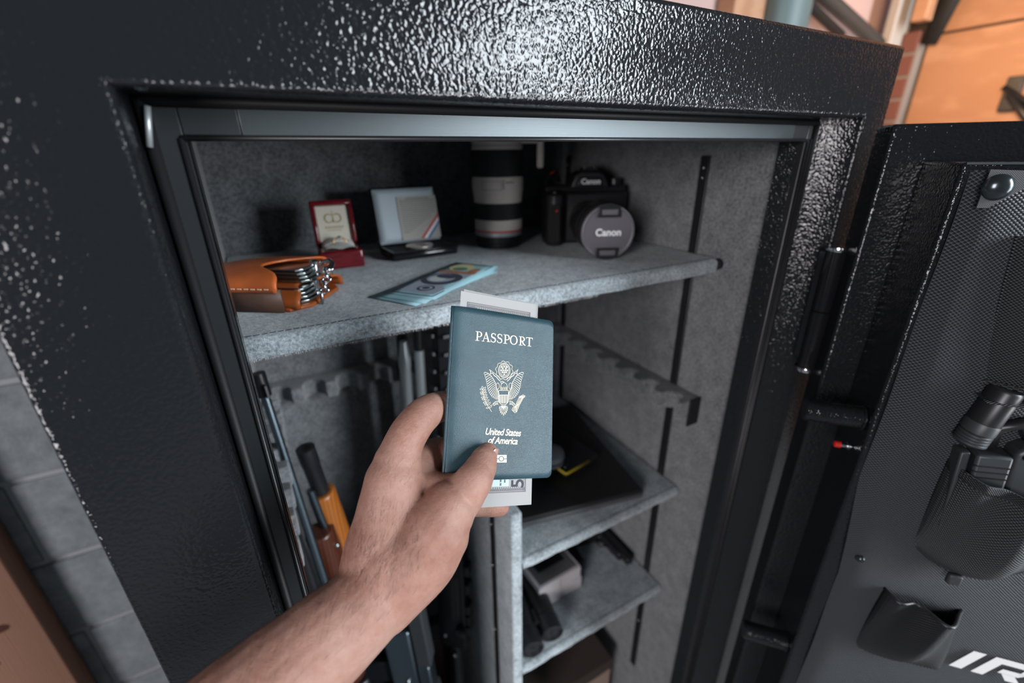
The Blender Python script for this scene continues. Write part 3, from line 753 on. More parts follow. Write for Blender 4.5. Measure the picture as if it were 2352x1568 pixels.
cap = MB(KA).lathe(capprof(), Matrix.Diagonal((0.955, 0.955, 1, 1)), 56).build('lens_cap', 'cap_grey', t, smooth='auto', angle=30)
for s_ in (1, -1):
    pts = []
    for k in range(9):
        a = math.radians(90+24-6*k); pts.append((0.0372*math.cos(a), 0.0372*math.sin(a)))
    pts = [(-0.0165, 0.0205)]+pts[::1][:1]+pts[1:]+[(0.0165, 0.0205)]
    pts = [(x, y*s_) for x, y in pts]
    Mf = Matrix(((1, 0, 0, 0), (0, 0, 1, 0), (0, 1, 0, 0), (0, 0, 0, 1)))
    cl = MB(KT).prism(pts, -0.0022, 0.0006, Mf).build('cap_clip', 'cap_dark', t, bevel=0.0008)
    MB(KT).box(-0.011, 0.011, -0.0036, -0.002, min(s_*0.024, s_*0.031), max(s_*0.024, s_*0.031)).build('clip_ridge', 'cap_grey', t, bevel=0.0012)
CF = KT @ Matrix.Translation((0.0, -0.0012, 0.0)) @ Matrix.Rotation(math.pi/2, 4, 'X')
text_mesh('Canon', 0.0135, 'lettering', 'white_ink', CF, t, offset=0.0004, sx=1.0)
# body: x right, y backwards, z up, lens axis at z=0
KL = KT; KT = KT @ Matrix.Translation((0.0, 0.024, 0.0))
bz0, bz1 = -0.0376, 0.0535
body = [(-0.072, 0.118), (-0.070, 0.088), (-0.060, 0.080), (-0.046, 0.082), (-0.038, 0.104), (0.040, 0.106), (0.062, 0.110), (0.068, 0.120), (0.066, 0.150), (-0.070, 0.150)]
MB(KT).prism(body, bz0, bz1-0.010).build('body', 'camera_black', t, bevel=0.005, seg=3)
MB(KT).box(-0.070, 0.064, 0.112, 0.148, bz1-0.012, bz1).build('top_plate', 'camera_black', t, bevel=0.006, seg=3)
MB(KT).box(-0.0685, -0.048, 0.0790, 0.0830, bz0+0.006, bz1-0.026).build('grip', 'rubber_grip', t, bevel=0.004)
pr = [(-0.032, 0.0), (-0.024, 0.020), (-0.015, 0.0255), (0.015, 0.0255), (0.024, 0.020), (0.032, 0.0)]
Mp = Matrix(((1, 0, 0, 0), (0, 0, 1, 0), (0, 1, 0, 0), (0, 0, 0, 1)))
MB(KT).prism([(x, z+bz1-0.004) for x, z in pr], 0.098, 0.150, Mp).build('prism_housing', 'camera_black', t, bevel=0.004, seg=3)
MB(KT).prism([(-0.022, bz1+0.0), (-0.017, bz1+0.013), (0.017, bz1+0.013), (0.022, bz1+0.0)], 0.094, 0.100, Mp).build('nameplate', 'black_satin', t, bevel=0.002)
NF = KT @ Matrix.Translation((0.0, 0.0932, bz1+0.0062)) @ Matrix.Rotation(math.pi/2, 4, 'X')
text_mesh('Canon', 0.0115, 'lettering', 'white_ink', NF, t, offset=0.0003)
MB(KT).box(-0.010, 0.010, 0.112, 0.132, bz1+0.0215, bz1+0.0265).build('hot_shoe', 'black_satin', t, bevel=0.001)
for x in (-0.008, 0.008): MB(KT).ball((x, 0.112, bz1+0.0262), 0.0016, 8, 6).build('shoe_contact', 'steel', t, smooth=True)
MB(KT).lathe([(0.010, 0), (0.010, 0.008), (0.009, 0.009)], Matrix.Translation((0.048, 0.130, bz1)), 24).build('mode_dial', 'black_satin', t, smooth='auto')
MB(KT).lathe([(0.006, 0), (0.006, 0.004), (0.004, 0.005)], Matrix.Translation((-0.056, 0.096, bz1-0.012)), 20).build('shutter_button', 'black_satin', t, smooth='auto')
MB(KT).ball((-0.055, 0.0800, 0.018), 0.0022, 8, 6).build('sensor_window', 'red_paint', t, smooth=True)
MB(KT).tube([(-0.070, 0.135, bz1-0.008), (-0.064, 0.128, bz1+0.012), (-0.050, 0.126, bz1+0.022), (-0.044, 0.135, bz1+0.004)], 0.004, 8, flat=0.3).build('neck_strap', 'black_matte', t, smooth=True)
MB(KT).tube([(-0.060, 0.124, bz1+0.017), (-0.053, 0.122, bz1+0.0215)], 0.0032, 8, flat=0.3).build('strap_stripe', 'red_paint', t, smooth=True)

# --- blue hundred dollar notes fanned out
bn = [onZ(*q, SZ+0.001) for q in ((845, 682), (945, 700), (1127, 628), (1035, 603))]
def note(corner, dirv, L_, W_, z, label, nm='bank_note'):
    d = N((dirv[0], dirv[1], 0)); e = np.array([d[1], -d[0], 0])     # e: towards the camera side
    T_ = frame((corner[0], corner[1], z), d, e, (0, 0, 1))
    ctr = corner[:2]+d[:2]*L_/2+e[:2]*W_/2
    t_ = thing(nm, label, 'banknote', (ctr[0], ctr[1], z), 'blue bank notes on the top shelf')
    def fn(a, c): return (L_*a, W_*c, 0.0008+0.0016*math.sin(3.1*a)*0.6)
    MB(T_).grid(fn, 14, 4).build('paper', 'note_blue', t_, smooth=True, solid=0.00018)
    return t_, T_, fn
dirb = bn[3]-bn[0]
da = math.degrees(math.atan2(dirb[1], dirb[0]))
NL, NW = 0.156, 0.0663
def rot(a): return (math.cos(math.radians(a)), math.sin(math.radians(a)))
base = np.array([bn[0][0], bn[0][1]])
tz = SZ+0.0004
note(base, rot(da-6.5), NL, NW, tz, 'lowest of the fanned blue bank notes on the top shelf')
n2 = note(base+np.array([0.006, -0.001]), rot(da-3), NL, NW, tz+0.0008, 'middle of the fanned blue bank notes on the top shelf')
nt_, T_, fn = note(base+np.array([0.016, 0.002]), rot(da-0.5), NL, NW, tz+0.0016, 'uppermost fanned blue bank note with yellow and orange print on the top shelf')
def flat(pts, mt, nm, dz=0.0004):
    v_ = [(x, y, fn(x/NL, y/NW)[2]+dz) for x, y in pts]
    MB(T_).poly(v_).build(nm, mt, nt_)
def ell(cx, cy, rx, ry, n=20, a0=0, a1=360): return [(cx+rx*math.cos(math.radians(a0+(a1-a0)*k/n)), cy+ry*math.sin(math.radians(a0+(a1-a0)*k/n))) for k in range(n)]
def fr4(x0, x1, y0, y1, w, mt, dz):
    for q in (((x0, y0), (x1, y0), (x1, y0+w), (x0, y0+w)), ((x0, y1-w), (x1, y1-w), (x1, y1), (x0, y1)), ((x0, y0), (x0+w, y0), (x0+w, y1), (x0, y1)), ((x1-w, y0), (x1, y0), (x1, y1), (x1-w, y1))):
        flat(q, mt, 'border_print', dz)
flat([(0.014, 0.012), (0.05, 0.010), (0.10, 0.010), (0.10, 0.056), (0.05, 0.058), (0.014, 0.056)], 'note_panel', 'tint_print', 0.0003)
fr4(0.006, NL-0.006, 0.006, NW-0.006, 0.0016, 'note_ink', 0.0005)
flat(ell(0.030, 0.036, 0.010, 0.010), 'note_ink', 'seal_print', 0.0006)
flat(ell(0.030, 0.036, 0.0075, 0.0075), 'note_panel', 'seal_print', 0.0007)
flat(ell(0.030, 0.036, 0.0045, 0.0045), 'note_ink', 'seal_print', 0.0008)
flat(ell(0.070, 0.032, 0.026, 0.024), 'note_ink', 'oval_print', 0.0006)
flat(ell(0.072, 0.030, 0.019, 0.017), 'note_panel', 'oval_print', 0.0007)
flat(ell(0.068, 0.028, 0.012, 0.010), 'note_face', 'oval_print', 0.0008)
flat(ell(0.080, 0.033, 0.009, 0.014), 'note_ink', 'oval_print', 0.0009)
flat([(0.096, 0.010), (0.105, 0.008), (0.112, 0.058), (0.100, 0.058)], 'note_orange', 'stripe_print', 0.0006)
flat(ell(0.128, 0.026, 0.019, 0.016), 'note_yellow', 'numeral_print', 0.0007)
flat(ell(0.120, 0.028, 0.009, 0.010), 'note_green', 'numeral_print', 0.0008)
flat(ell(0.118, 0.050, 0.011, 0.006), 'note_orange', 'stripe_print', 0.0009)
# ------------------------------------------------------------------ passport held in the hand
P00 = np.array([0.1134, 0.2966, -0.1030]); P10 = np.array([0.1964, 0.2895, -0.1287]); P01 = np.array([0.0762, 0.2388, -0.2075])
pu = N(P10-P00); pv = N(P01-P00); pv = N(pv-pu*np.dot(pu, pv)); pn = np.cross(pu, pv); pn = pn if np.dot(pn, P00) < 0 else -pn   # pn: towards the viewer
PW, PH = 0.0875, 0.125
pc = P00+pu*PW/2+pv*PH/2
PP = frame(P00, pu, pv, pn)                                   # x right, y down, z towards viewer
def pl_uv(x, y, off=0.0):
    q = onP(x, y, P00+pn*off, pn)-P00; return float(np.dot(q, pu)), float(np.dot(q, pv))
t = thing('passport', 'dark blue passport with gold eagle crest held in the hand', 'passport', tuple(P00+pv*PH+pu*PW/2))
def cover_pts(r, x0=0.0):
    pts = [(x0, 0)]
    for k in range(7): a = math.radians(-90+15*k); pts.append((PW-r+r*math.cos(a), r+r*math.sin(a)))
    for k in range(7): a = math.radians(15*k); pts.append((PW-r+r*math.cos(a), PH-r+r*math.sin(a)))
    return pts+[(x0, PH)]
def sheet(z0, z1, grow, nx=16, ny=20):
    # gently bowed cover: spine side lies lower
    def fn(a, c):
        x = PW*a; y = PH*c; r = 0.0045
        if x > PW-r:
            dx = x-(PW-r); ins = r-math.sqrt(max(r*r-dx*dx, 0)); y = ins+(PH-2*ins)*c
        return (x, y, z0-0.0022*math.exp(-x/0.004)*grow+0.0008*math.sin(math.pi*a))
    return fn
MB(PP).grid(lambda a, c: sheet(0.0, 0, 1)(a if a < 0.9 else 0.9+0.1*(1-(1-(a-0.9)/0.1)**2.2), c), 70, 24).build('front_cover', 'passport_cover', t, smooth=True, solid=0.0006)
MB(PP).grid(lambda a, c: (PW*a, PH*c, -0.0052+0.0022*math.exp(-PW*a/0.004)), 40, 10).build('back_cover', 'passport_cover', t, smooth=True, solid=0.0006)
sp = [(0.0005*0+(-0.0012)*math.sin(math.pi*k/8), 0, -0.0026+0.0006*math.cos(math.pi*k/8)) for k in range(9)]
MB(PP).grid(lambda a, c: (-0.0012*math.sin(math.pi*a), PH*c, -0.0030+0.0011*math.cos(math.pi*a)), 8, 10).build('spine', 'passport_cover', t, smooth=True, solid=0.0005)
MB(PP).prism([(0.001, 0.0015), (PW-0.002, 0.0015), (PW-0.001, 0.006), (PW-0.001, PH-0.006), (PW-0.002, PH-0.0015), (0.001, PH-0.0015)], -0.0044, -0.0014).build('pages', 'page_paper', t)
FO = 0.00052
def ps(x, y):                                                  # zoom-crop pixel of the cover to cover coordinates
    u, v = pl_uv(1000+x/2.8, 640+y/2.8); return (u, v, FO+0.0008*math.sin(math.pi*min(max(u/PW, 0), 1)))
def foil(pts, w, closed=False, nm='crest_line', b_=None):
    P = [ps(*q) for q in pts]; W = w/2.8*0.00017 if np.isscalar(w) else [k/2.8*0.00017 for k in w]
    b2 = b_ if b_ is not None else MB(PP)
    b2.ribbon(P, W, (0, 0, 1), closed)
    return b2
# serif capitals drawn as ribbons: each letter in a unit box (x right, y up)
def arc(cx, cy, rx, ry, a0, a1, n=14): return [(cx+rx*math.cos(math.radians(a0+(a1-a0)*k/n)), cy+ry*math.sin(math.radians(a0+(a1-a0)*k/n))) for k in range(n+1)]
TH, TN = 0.17, 0.065
def glyph(ch):
    S = []
    def st(pts, w): S.append((pts, w))
    if ch in 'PRT':
        x = 0.24 if ch != 'T' else 0.36
        st([(x, 0.0), (x, 1.0)], TH); st([(x-0.2, 0.025), (x+0.22, 0.025)], 0.05)
        if ch != 'T': st([(x-0.2, 0.975), (x+0.12, 0.975)], 0.05)
    if ch in 'PR':
        h0 = 0.44 if ch == 'P' else 0.48; cy = (0.97+h0)/2
        a = [(0.24, 0.97), (0.42, 0.97)]+arc(0.42, cy, 0.24, (0.97-h0)/2, 90, -90)+[(0.24, h0)]
        n = len(a); st(a, [TN+(TH-TN)*max(0, math.sin(math.pi*k/(n-1)))**3 for k in range(n)])
    if ch == 'R': st([(0.40, 0.50), (0.58, 0.18), (0.82, 0.02)], [TH*0.9, TH, TN])
    if ch == 'T':
        st([(-0.02, 0.965), (0.74, 0.965)], 0.07); st([(0.0, 0.98), (-0.02, 0.78)], [0.08, 0.03]); st([(0.72, 0.98), (0.74, 0.78)], [0.08, 0.03])
    if ch == 'A':
        st([(0.10, 0.0), (0.40, 0.98)], TN); st([(0.38, 1.0), (0.70, 0.0)], TH); st([(0.2, 0.34), (0.58, 0.34)], 0.06)
        st([(-0.03, 0.025), (0.24, 0.025)], 0.05); st([(0.5, 0.025), (0.86, 0.025)], 0.05)
    if ch == 'S':
        a = arc(0.32, 0.745, 0.21, 0.225, 20, 255, 14)+arc(0.30, 0.265, 0.24, 0.24, 75, -160, 14)
        n = len(a); st(a, [TN+(TH-TN)*max(0, math.sin(math.pi*k/(n-1)))**2 for k in range(n)])
        st([(0.53, 0.98), (0.53, 0.74)], [0.03, 0.06]); st([(0.06, 0.02), (0.06, 0.28)], [0.03, 0.06])
    if ch == 'O':
        a = arc(0.44, 0.5, 0.37, 0.48, 0, 360, 36); st(a, [TN+(TH-TN)*abs(math.cos(2*math.pi*k/36))**1.5 for k in range(37)])
    return S
adv = {'P': 0.74, 'A': 0.86, 'S': 0.68, 'O': 0.98, 'R': 0.90, 'T': 0.78}
u0, v0 = pl_uv(1000+250/2.8, 640+398/2.8); u1, v1 = pl_uv(1000+622/2.8, 640+438/2.8); _, vt = pl_uv(1000+250/2.8, 640+336/2.8)
word = 'PASSPORT'; tot = sum(adv[c] for c in word); hgt = (v0-vt)*0.98
sx_ = (u1-u0)/tot; x = 0.0; b_ = MB(PP)
for c in word:
    for pts, w in glyph(c):
        P = []
        for gx, gy in pts:
            uu = u0+(x+gx)*sx_; vv_ = v0+(v1-v0)*((x+gx)/tot)-gy*hgt
            P.append((uu, vv_, FO+0.0008*math.sin(math.pi*uu/PW)))
        sc_w = hgt*0.9
        b_.ribbon(P, [k*sc_w for k in w] if not np.isscalar(w) else w*sc_w)
    x += adv[c]
b_.build('title_lettering', 'gold_foil', t)
for body, zx, zy, sz, nm in (('United States', 430, 988, 0.0069, 'country_lettering'), ('of America', 428, 1042, 0.0069, 'country_lettering')):
    p_ = ps(zx, zy); T_ = PP @ Matrix.Translation((p_[0], p_[1], p_[2])) @ Matrix.Rotation(math.radians(1.5), 4, 'Z') @ Matrix.Diagonal((1, -1, 1, 1))
    text_mesh(body, sz, nm, 'gold_foil', T_, t, shear=0.28, offset=0.00011, sx=0.86, spacing=0.94)
# crest
cr = MB(PP)
foil(arc(438, 590, 37, 46, 0, 350, 34), 5, True, b_=cr)
foil([(438+(53+4*math.sin(10*a))*math.cos(a), 590+(57+4*math.sin(10*a))*math.sin(a)) for a in [2*math.pi*k/80 for k in range(80)]], 3.5, True, b_=cr)
for k in range(30):
    a = 2*math.pi*k/30; foil([(438+25*math.cos(a), 590+31*math.sin(a)), (438+34*math.cos(a), 590+43*math.sin(a))], 3.5, b_=cr)
for (sx2, sy2) in ((0, -24), (-10, -12), (10, -12), (-19, 0), (-6, 0), (7, 0), (19, 0), (-12, 12), (0, 12), (12, 12), (0, 25), (-15, -22), (15, -22)):
    for a in (0, 60, 120):
        foil([(438+sx2-6*math.cos(math.radians(a)), 590+sy2-6*math.sin(math.radians(a))), (438+sx2+6*math.cos(math.radians(a)), 590+sy2+6*math.sin(math.radians(a)))], 4.5, b_=cr)
def along(pts, t_):
    k = t_*(len(pts)-1); i = min(int(k), len(pts)-2); f_ = k-i
    return (pts[i][0]*(1-f_)+pts[i+1][0]*f_, pts[i][1]*(1-f_)+pts[i+1][1]*f_)
for s_ in (-1, 1):
    def sym(p): return p if s_ < 0 else (870-p[0], p[1])
    OUT = [(309, 604), (320, 640), (328, 672), (333, 705), (344, 735), (362, 758), (385, 772), (404, 774)]
    INN = [(330, 606), (352, 622), (368, 645), (380, 668), (386, 690), (390, 708), (397, 722), (404, 736)]
    foil([sym(p) for p in INN], 5, b_=cr)
    for k in range(17):
        t_ = k/16; o_ = along(OUT, t_); i_ = along(INN, min(1, t_*1.02)); m_ = ((o_[0]+i_[0])/2, (o_[1]+i_[1])/2-3)
        foil([sym(i_), sym(m_), sym(o_)], [3, 4, 6.5], b_=cr)
    for k in range(16):
        o_ = along(OUT, (k+0.5)/16); foil([sym((o_[0]-2, o_[1]-6)), sym((o_[0]-3, o_[1])), sym((o_[0]+2, o_[1]+5))], 3, b_=cr)
    foil([sym(p) for p in [(344, 584), (352, 600), (346, 612), (364, 606), (372, 622), (388, 632), (400, 648), (414, 660)]], [7, 8, 7, 8, 8, 8, 7, 5], b_=cr)
    foil([sym(p) for p in [(352, 590), (370, 604), (384, 616), (400, 632), (416, 650)]], 3.5, b_=cr)
    foil([sym(p) for p in [(400, 785), (380, 790), (364, 806), (372, 816), (386, 806), (400, 806)]], 4.5, b_=cr)
    for k in range(4): foil([sym((398-8*k, 790+2*k)), sym((392-8*k, 808))], 4, b_=cr)
foil([(416, 716), (414, 694), (420, 676), (436, 666), (452, 676), (457, 694), (456, 716)], 4.5, b_=cr)
foil([(436, 664), (422, 660), (412, 668), (424, 672)], [6, 6, 3, 4], b_=cr)
for k in range(6): foil([(420+6.5*k, 694+4*(k % 2)), (421+6.5*k, 714)], 4, b_=cr)
for q in ((396, 676), (478, 676)): foil(arc(q[0], q[1]+14, 10, 20, 0, 350, 18), 3.5, True, b_=cr)
foil([(402, 718), (464, 718), (464, 790), (450, 806), (433, 812), (416, 806), (402, 790)], 5, True, b_=cr)
foil([(402, 748), (464, 748)], 6, b_=cr)
for k in range(11): foil([(406+5.5*k, 752), (406+5.5*k, 803-abs(5-k)*1.4)], 4.6, b_=cr)
for k in range(9):
    a = math.radians(90+(k-4)*15); l = 74-abs(k-4)*5
    e_ = (433+l*0.62*math.cos(a), 806+l*math.sin(a)); n_ = (-math.sin(a), math.cos(a))
    for sg in (-1, 1):
        foil([(433+10*math.cos(a), 812+6*math.sin(a)), (433+l*0.5*math.cos(a)+sg*5*n_[0], 810+l*0.62*math.sin(a)+sg*5*n_[1]), e_], 3.5, b_=cr)
STEM = [(299, 712), (304, 745), (314, 780), (332, 815), (357, 855)]
foil(STEM, 3.5, b_=cr)
def leaf(x0, y0, x1, y1, w_):
    dx, dy = x1-x0, y1-y0; l = math.hypot(dx, dy); nx, ny = -dy/l, dx/l
    pts = [(x0+dx*t_+nx*w_*math.sin(math.pi*t_), y0+dy*t_+ny*w_*math.sin(math.pi*t_)) for t_ in (0, .25, .5, .75, 1)]+[(x0+dx*t_-nx*w_*math.sin(math.pi*t_), y0+dy*t_-ny*w_*math.sin(math.pi*t_)) for t_ in (.75, .5, .25)]
    foil(pts, 3.5, True, b_=cr)
for k in range(8):
    p_ = along(STEM, k/8.5); leaf(p_[0], p_[1], p_[0]-18, p_[1]-2+8*(k % 2), 5); leaf(p_[0], p_[1]+6, p_[0]+21, p_[1]-16, 5)
leaf(299, 712, 297, 690, 5)
for k in range(6):
    foil([(492+5*k, 848+2*k), (512+5*k, 808), (532+6*k, 772-abs(k-2.5)*3)], 3.5, b_=cr); leaf(532+6*k, 772-abs(k-2.5)*3, 542+6*k, 744+abs(k-3)*4, 4)
foil([(486, 842), (506, 862), (518, 852), (512, 826), (498, 822)], 5, True, b_=cr)
foil([(505, 825), (530, 806)], 9, b_=cr)
cr.build('eagle_crest', 'gold_foil', t)
# chip symbol
q = [ps(*k) for k in ((345, 1132), (453, 1132), (453, 1180), (345, 1180))]
MB(PP).poly(q).build('chip_symbol', 'gold_foil', t)
cs = MB(PP)
cs.ribbon([(p[0], p[1], p[2]+0.00015) for p in [ps(*k) for k in arc(419, 1156, 15, 15, 0, 350, 24)]], 0.0005, closed=True)
for a_, c_ in (((350, 1156), (403, 1156)), ((435, 1156), (453, 1156))): cs.ribbon([(p[0], p[1], p[2]+0.00015) for p in (ps(*a_), ps(*c_))], 0.0005)
cs.build('chip_outline', 'passport_cover', t)

# --- notes tucked into the passport
def tucked(label, q, zoff, prints, ul, tilt):
    # q: pixel of top left, top right, bottom right corner
    A = pl_uv(*q[0]); B = pl_uv(*q[1]); C = pl_uv(*q[2])
    A = (ul, A[1]); a = tilt; ca_, sa_ = math.cos(a), math.sin(a)
    ww = 0.0663; hh = 0.156
    t_ = thing('tucked_note', label, 'banknote', tuple(Vector(PP @ Vector((A[0]+ww/2, A[1]+hh, zoff)))), 'bank notes tucked in the passport')
    T_ = PP @ Matrix.Translation((A[0], A[1], zoff)) @ Matrix.Rotation(a, 4, 'Z')
    MB(T_).box(0, ww, 0, hh, -0.00008, 0.00008).build('paper', 'note_white', t_)
    if prints:
        Z_ = 0.0003; bb = MB(T_)
        def bar(x0, x1, y0, y1): bb.add([(x0, y0, Z_), (x1, y0, Z_), (x1, y1, Z_), (x0, y1, Z_)], [(0, 1, 2, 3)])
        i0, i1, j0, j1 = 0.0055, ww-0.0055, 0.0075, hh-0.0095
        for y0, s_ in ((j0, 1), (j1, -1)):
            bar(i0, i1, min(y0, y0+s_*0.0007), max(y0, y0+s_*0.0007))
            bar(i0, i1, min(y0+s_*0.0012, y0+s_*0.0016), max(y0+s_*0.0012, y0+s_*0.0016))
            for k in range(62):
                x_ = i0+(i1-i0)*(k+0.2)/62; l_ = 0.0040 if k % 2 else 0.0030
                bar(x_, x_+0.00030, min(y0+s_*0.0016, y0+s_*l_), max(y0+s_*0.0016, y0+s_*l_))
        for x0, s_ in ((i0, 1), (i1, -1)):
            bar(min(x0, x0+s_*0.0005), max(x0, x0+s_*0.0005), j0, j1)
            for k in range(120):
                y_ = j0+(j1-j0)*(k+0.2)/120; bar(min(x0+s_*0.001, x0+s_*0.0022), max(x0+s_*0.001, x0+s_*0.0022), y_, y_+0.0004)
        bb.build('border_print', 'print_grey', t_, kind='stuff')
        MB(T_).add([(0.008, hh-0.030, 0.0002), (ww-0.020, hh-0.030, 0.0002), (ww-0.020, hh-0.014, 0.0002), (0.008, hh-0.014, 0.0002)], [(0, 1, 2, 3)]).build('tint_print', 'note_tint', t_)
        Tn = T_ @ Matrix.Translation((ww-0.0120, hh-0.0195, 0.0004)) @ Matrix.Rotation(math.radians(-90), 4, 'Z') @ Matrix.Diagonal((1, -1, 1, 1))
        text_mesh('50', 0.0150, 'corner_numeral', 'print_dark', Tn, t_, offset=0.0001)
        Tn = T_ @ Matrix.Translation((0.0105, 0.0165, 0.0004)) @ Matrix.Rotation(math.radians(-90), 4, 'Z') @ Matrix.Diagonal((1, -1, 1, 1))
        text_mesh('50', 0.0130, 'corner_numeral', 'print_grey', Tn, t_, offset=0.0001)
        for k, yy in enumerate((0.0, 0.0021)):
            Tn = T_ @ Matrix.Translation((ww-0.024-0.0034*k, hh-0.022, 0.0004)) @ Matrix.Rotation(math.radians(90), 4, 'Z') @ Matrix.Diagonal((1, -1, 1, 1))
            lt2 = MB(Tn); rr = random.Random(k)
            xx = -0.008
            while xx < 0.006:
                l_ = rr.uniform(0.0012, 0.003); lt2.add([(xx, 0, 0), (xx+l_, 0, 0), (xx+l_, 0.0011, 0), (xx, 0.0011, 0)], [(0, 1, 2, 3)]); xx += l_+0.0006
            lt2.build('fine_print', 'print_grey', t_, kind='stuff')
    return t_
tucked('front pale bank note tucked in the passport showing a bordered edge', ((1048, 665), (1231, 700), (1219, 1160)), -0.0009, True, 0.0048, math.radians(0.3))
tucked('pale bank note peeking out behind the other in the passport', ((1064, 660), (1232, 697), (1215, 1150)), -0.0040, False, 0.0085, math.radians(1.2))

# ------------------------------------------------------------------ the hand and forearm
person = None
def chain(rows, n=7):
    P = [atd(x, y, d) for x, y, r, d in rows]; R_ = [r*d/FPX for x, y, r, d in rows]
    out = []; ro = []
    for i in range(len(P)-1):
        p0 = P[max(i-1, 0)]; p1 = P[i]; p2 = P[i+1]; p3 = P[min(i+2, len(P)-1)]
        for k in range(n):
            s_ = k/n
            out.append(0.5*((2*p1)+(p2-p0)*s_+(2*p0-5*p1+4*p2-p3)*s_*s_+(3*p1-p0-3*p2+p3)*s_**3)); ro.append(R_[i]+(R_[i+1]-R_[i])*(3*s_*s_-2*s_**3))
    out.append(P[-1]); ro.append(R_[-1]); return out, ro
def pdepth(x, y): return float(np.dot(CM[2], onP(x, y, P00, pn)))
hm = MB()
def fb(x, y, r, extra=0.0):                                     # finger point behind the passport
    d = pdepth(x, y); rr = r*d/FPX; return (x, y, r, d+(rr+0.0045)*1.12+extra)
def ff(x, y, r):                                                # thumb point resting on the front
    d = pdepth(x, y); rr = r*d/FPX; return (x, y, r, d-(rr+0.0008)*1.10)
CH = [
    [(455, 1735, 150, .232), (547, 1650, 138, .242), (639, 1568, 125, .252), (738, 1480, 110, .264), (827, 1400, 97, .276), (868, 1345, 92, .284), (905, 1285, 92, .290)],
    [(850, 1370, 80, .284), (872, 1270, 82, .290), (893, 1180, 74, .296), (905, 1105, 67, .300), (913, 1062, 55, .303)],          # index metacarpal
    [(880, 1370, 84, .284), (960, 1275, 92, .290), (1000, 1215, 84, .293), (1030, 1170, 66, .297), (1060, 1138, 53, .303), ff(1085, 1108, 45), ff(1104, 1074, 37), ff(1113, 1052, 31), ff(1119, 1040, 25)],   # thumb
    [(912, 1062, 52, .303), (934, 1004, 45, .308), (970, 955, 41, .318), (1008, 934, 36, .331), fb(1052, 935, 32), fb(1110, 950, 29), fb(1165, 968, 26)],   # index
    [(900, 1290, 78, .300), (935, 1180, 74, .310), (955, 1100, 54, .319), (975, 1062, 44, .327), (1003, 1042, 38, .338), fb(1060, 1040, 32), fb(1130, 1050, 29), fb(1190, 1066, 26)],  # middle
    [(930, 1280, 70, .308), (965, 1190, 66, .320), (990, 1125, 50, .332), fb(1040, 1100, 34, .004), fb(1110, 1108, 30), fb(1170, 1120, 27)],  # ring
    [(960, 1280, 64, .306), (1000, 1205, 56, .320), (1030, 1165, 42, .335), fb(1075, 1156, 30, .003), fb(1120, 1158, 28), fb(1146, 1161, 25)],  # little
    [(930, 1120, 50, .309), (990, 1130, 48, .311), (1040, 1128, 42, .308)],  # web between thumb and index
]
for rows in CH:
    p_, r_ = chain(rows); hm.tube(p_, r_, 20, roundcap=True)
hand_o = hm.build('arm', 'skin', None, smooth=True)
TOP.remove(hand_o)
md = hand_o.modifiers.new('r', 'REMESH'); md.mode = 'VOXEL'; md.voxel_size = 0.0013; md.use_smooth_shade = True
md = hand_o.modifiers.new('s', 'SMOOTH'); md.factor = 0.5; md.iterations = 9
dg = bpy.context.evaluated_depsgraph_get(); me = bpy.data.meshes.new_from_object(hand_o.evaluated_get(dg)); me.name = 'hand'
bpy.data.objects.remove(hand_o)
me.materials.clear(); me.materials.append(M['skin'])
me.shade_smooth()
base_p = atd(640, 1568, .252)
hand = thing('person', 'bare left forearm and hand holding up the passport, thumb on its cover', 'person', tuple(base_p))
hv_ = [v.co.copy() for v in me.vertices]
for v in me.vertices: v.co = v.co-Vector(base_p)
ho = bpy.data.objects.new('arm_and_hand', me); sc.collection.objects.link(ho); ho.parent = hand; WM[ho] = WM[hand]
# thumb nail on the far right side of the thumb tip
tipc = atd(*[ff(1118, 1042, 26)[k] for k in (0, 1, 3)]); tr = 26*0.31/FPX
tdir = N(atd(1119, 1036, .312)-atd(1104, 1074, .309)); vw = -N(tipc)
sdv = N(np.cross(tdir, vw)); sdv = sdv if np.dot(CM[0], sdv) > 0 else -sdv
nrm = N(0.86*sdv+0.50*vw); tang = N(np.cross(nrm, tdir))
def nailf(a, c):
    w_ = 0.72*math.sqrt(max(0.0, 1-((c-0.45)*1.75)**4)) if c > 0.45 else 0.72
    an = (a-0.5)*2*w_; ln = (c-0.60)*0.0150
    rr = tr*1.0*(1-0.20*max(0, c-0.5))
    return tipc+tdir*ln+nrm*rr*math.cos(an)*0.97+tang*rr*math.sin(an)*0.85
MB().grid(nailf, 14, 16).build('thumbnail', 'nail', hand, smooth=True, solid=0.0006)
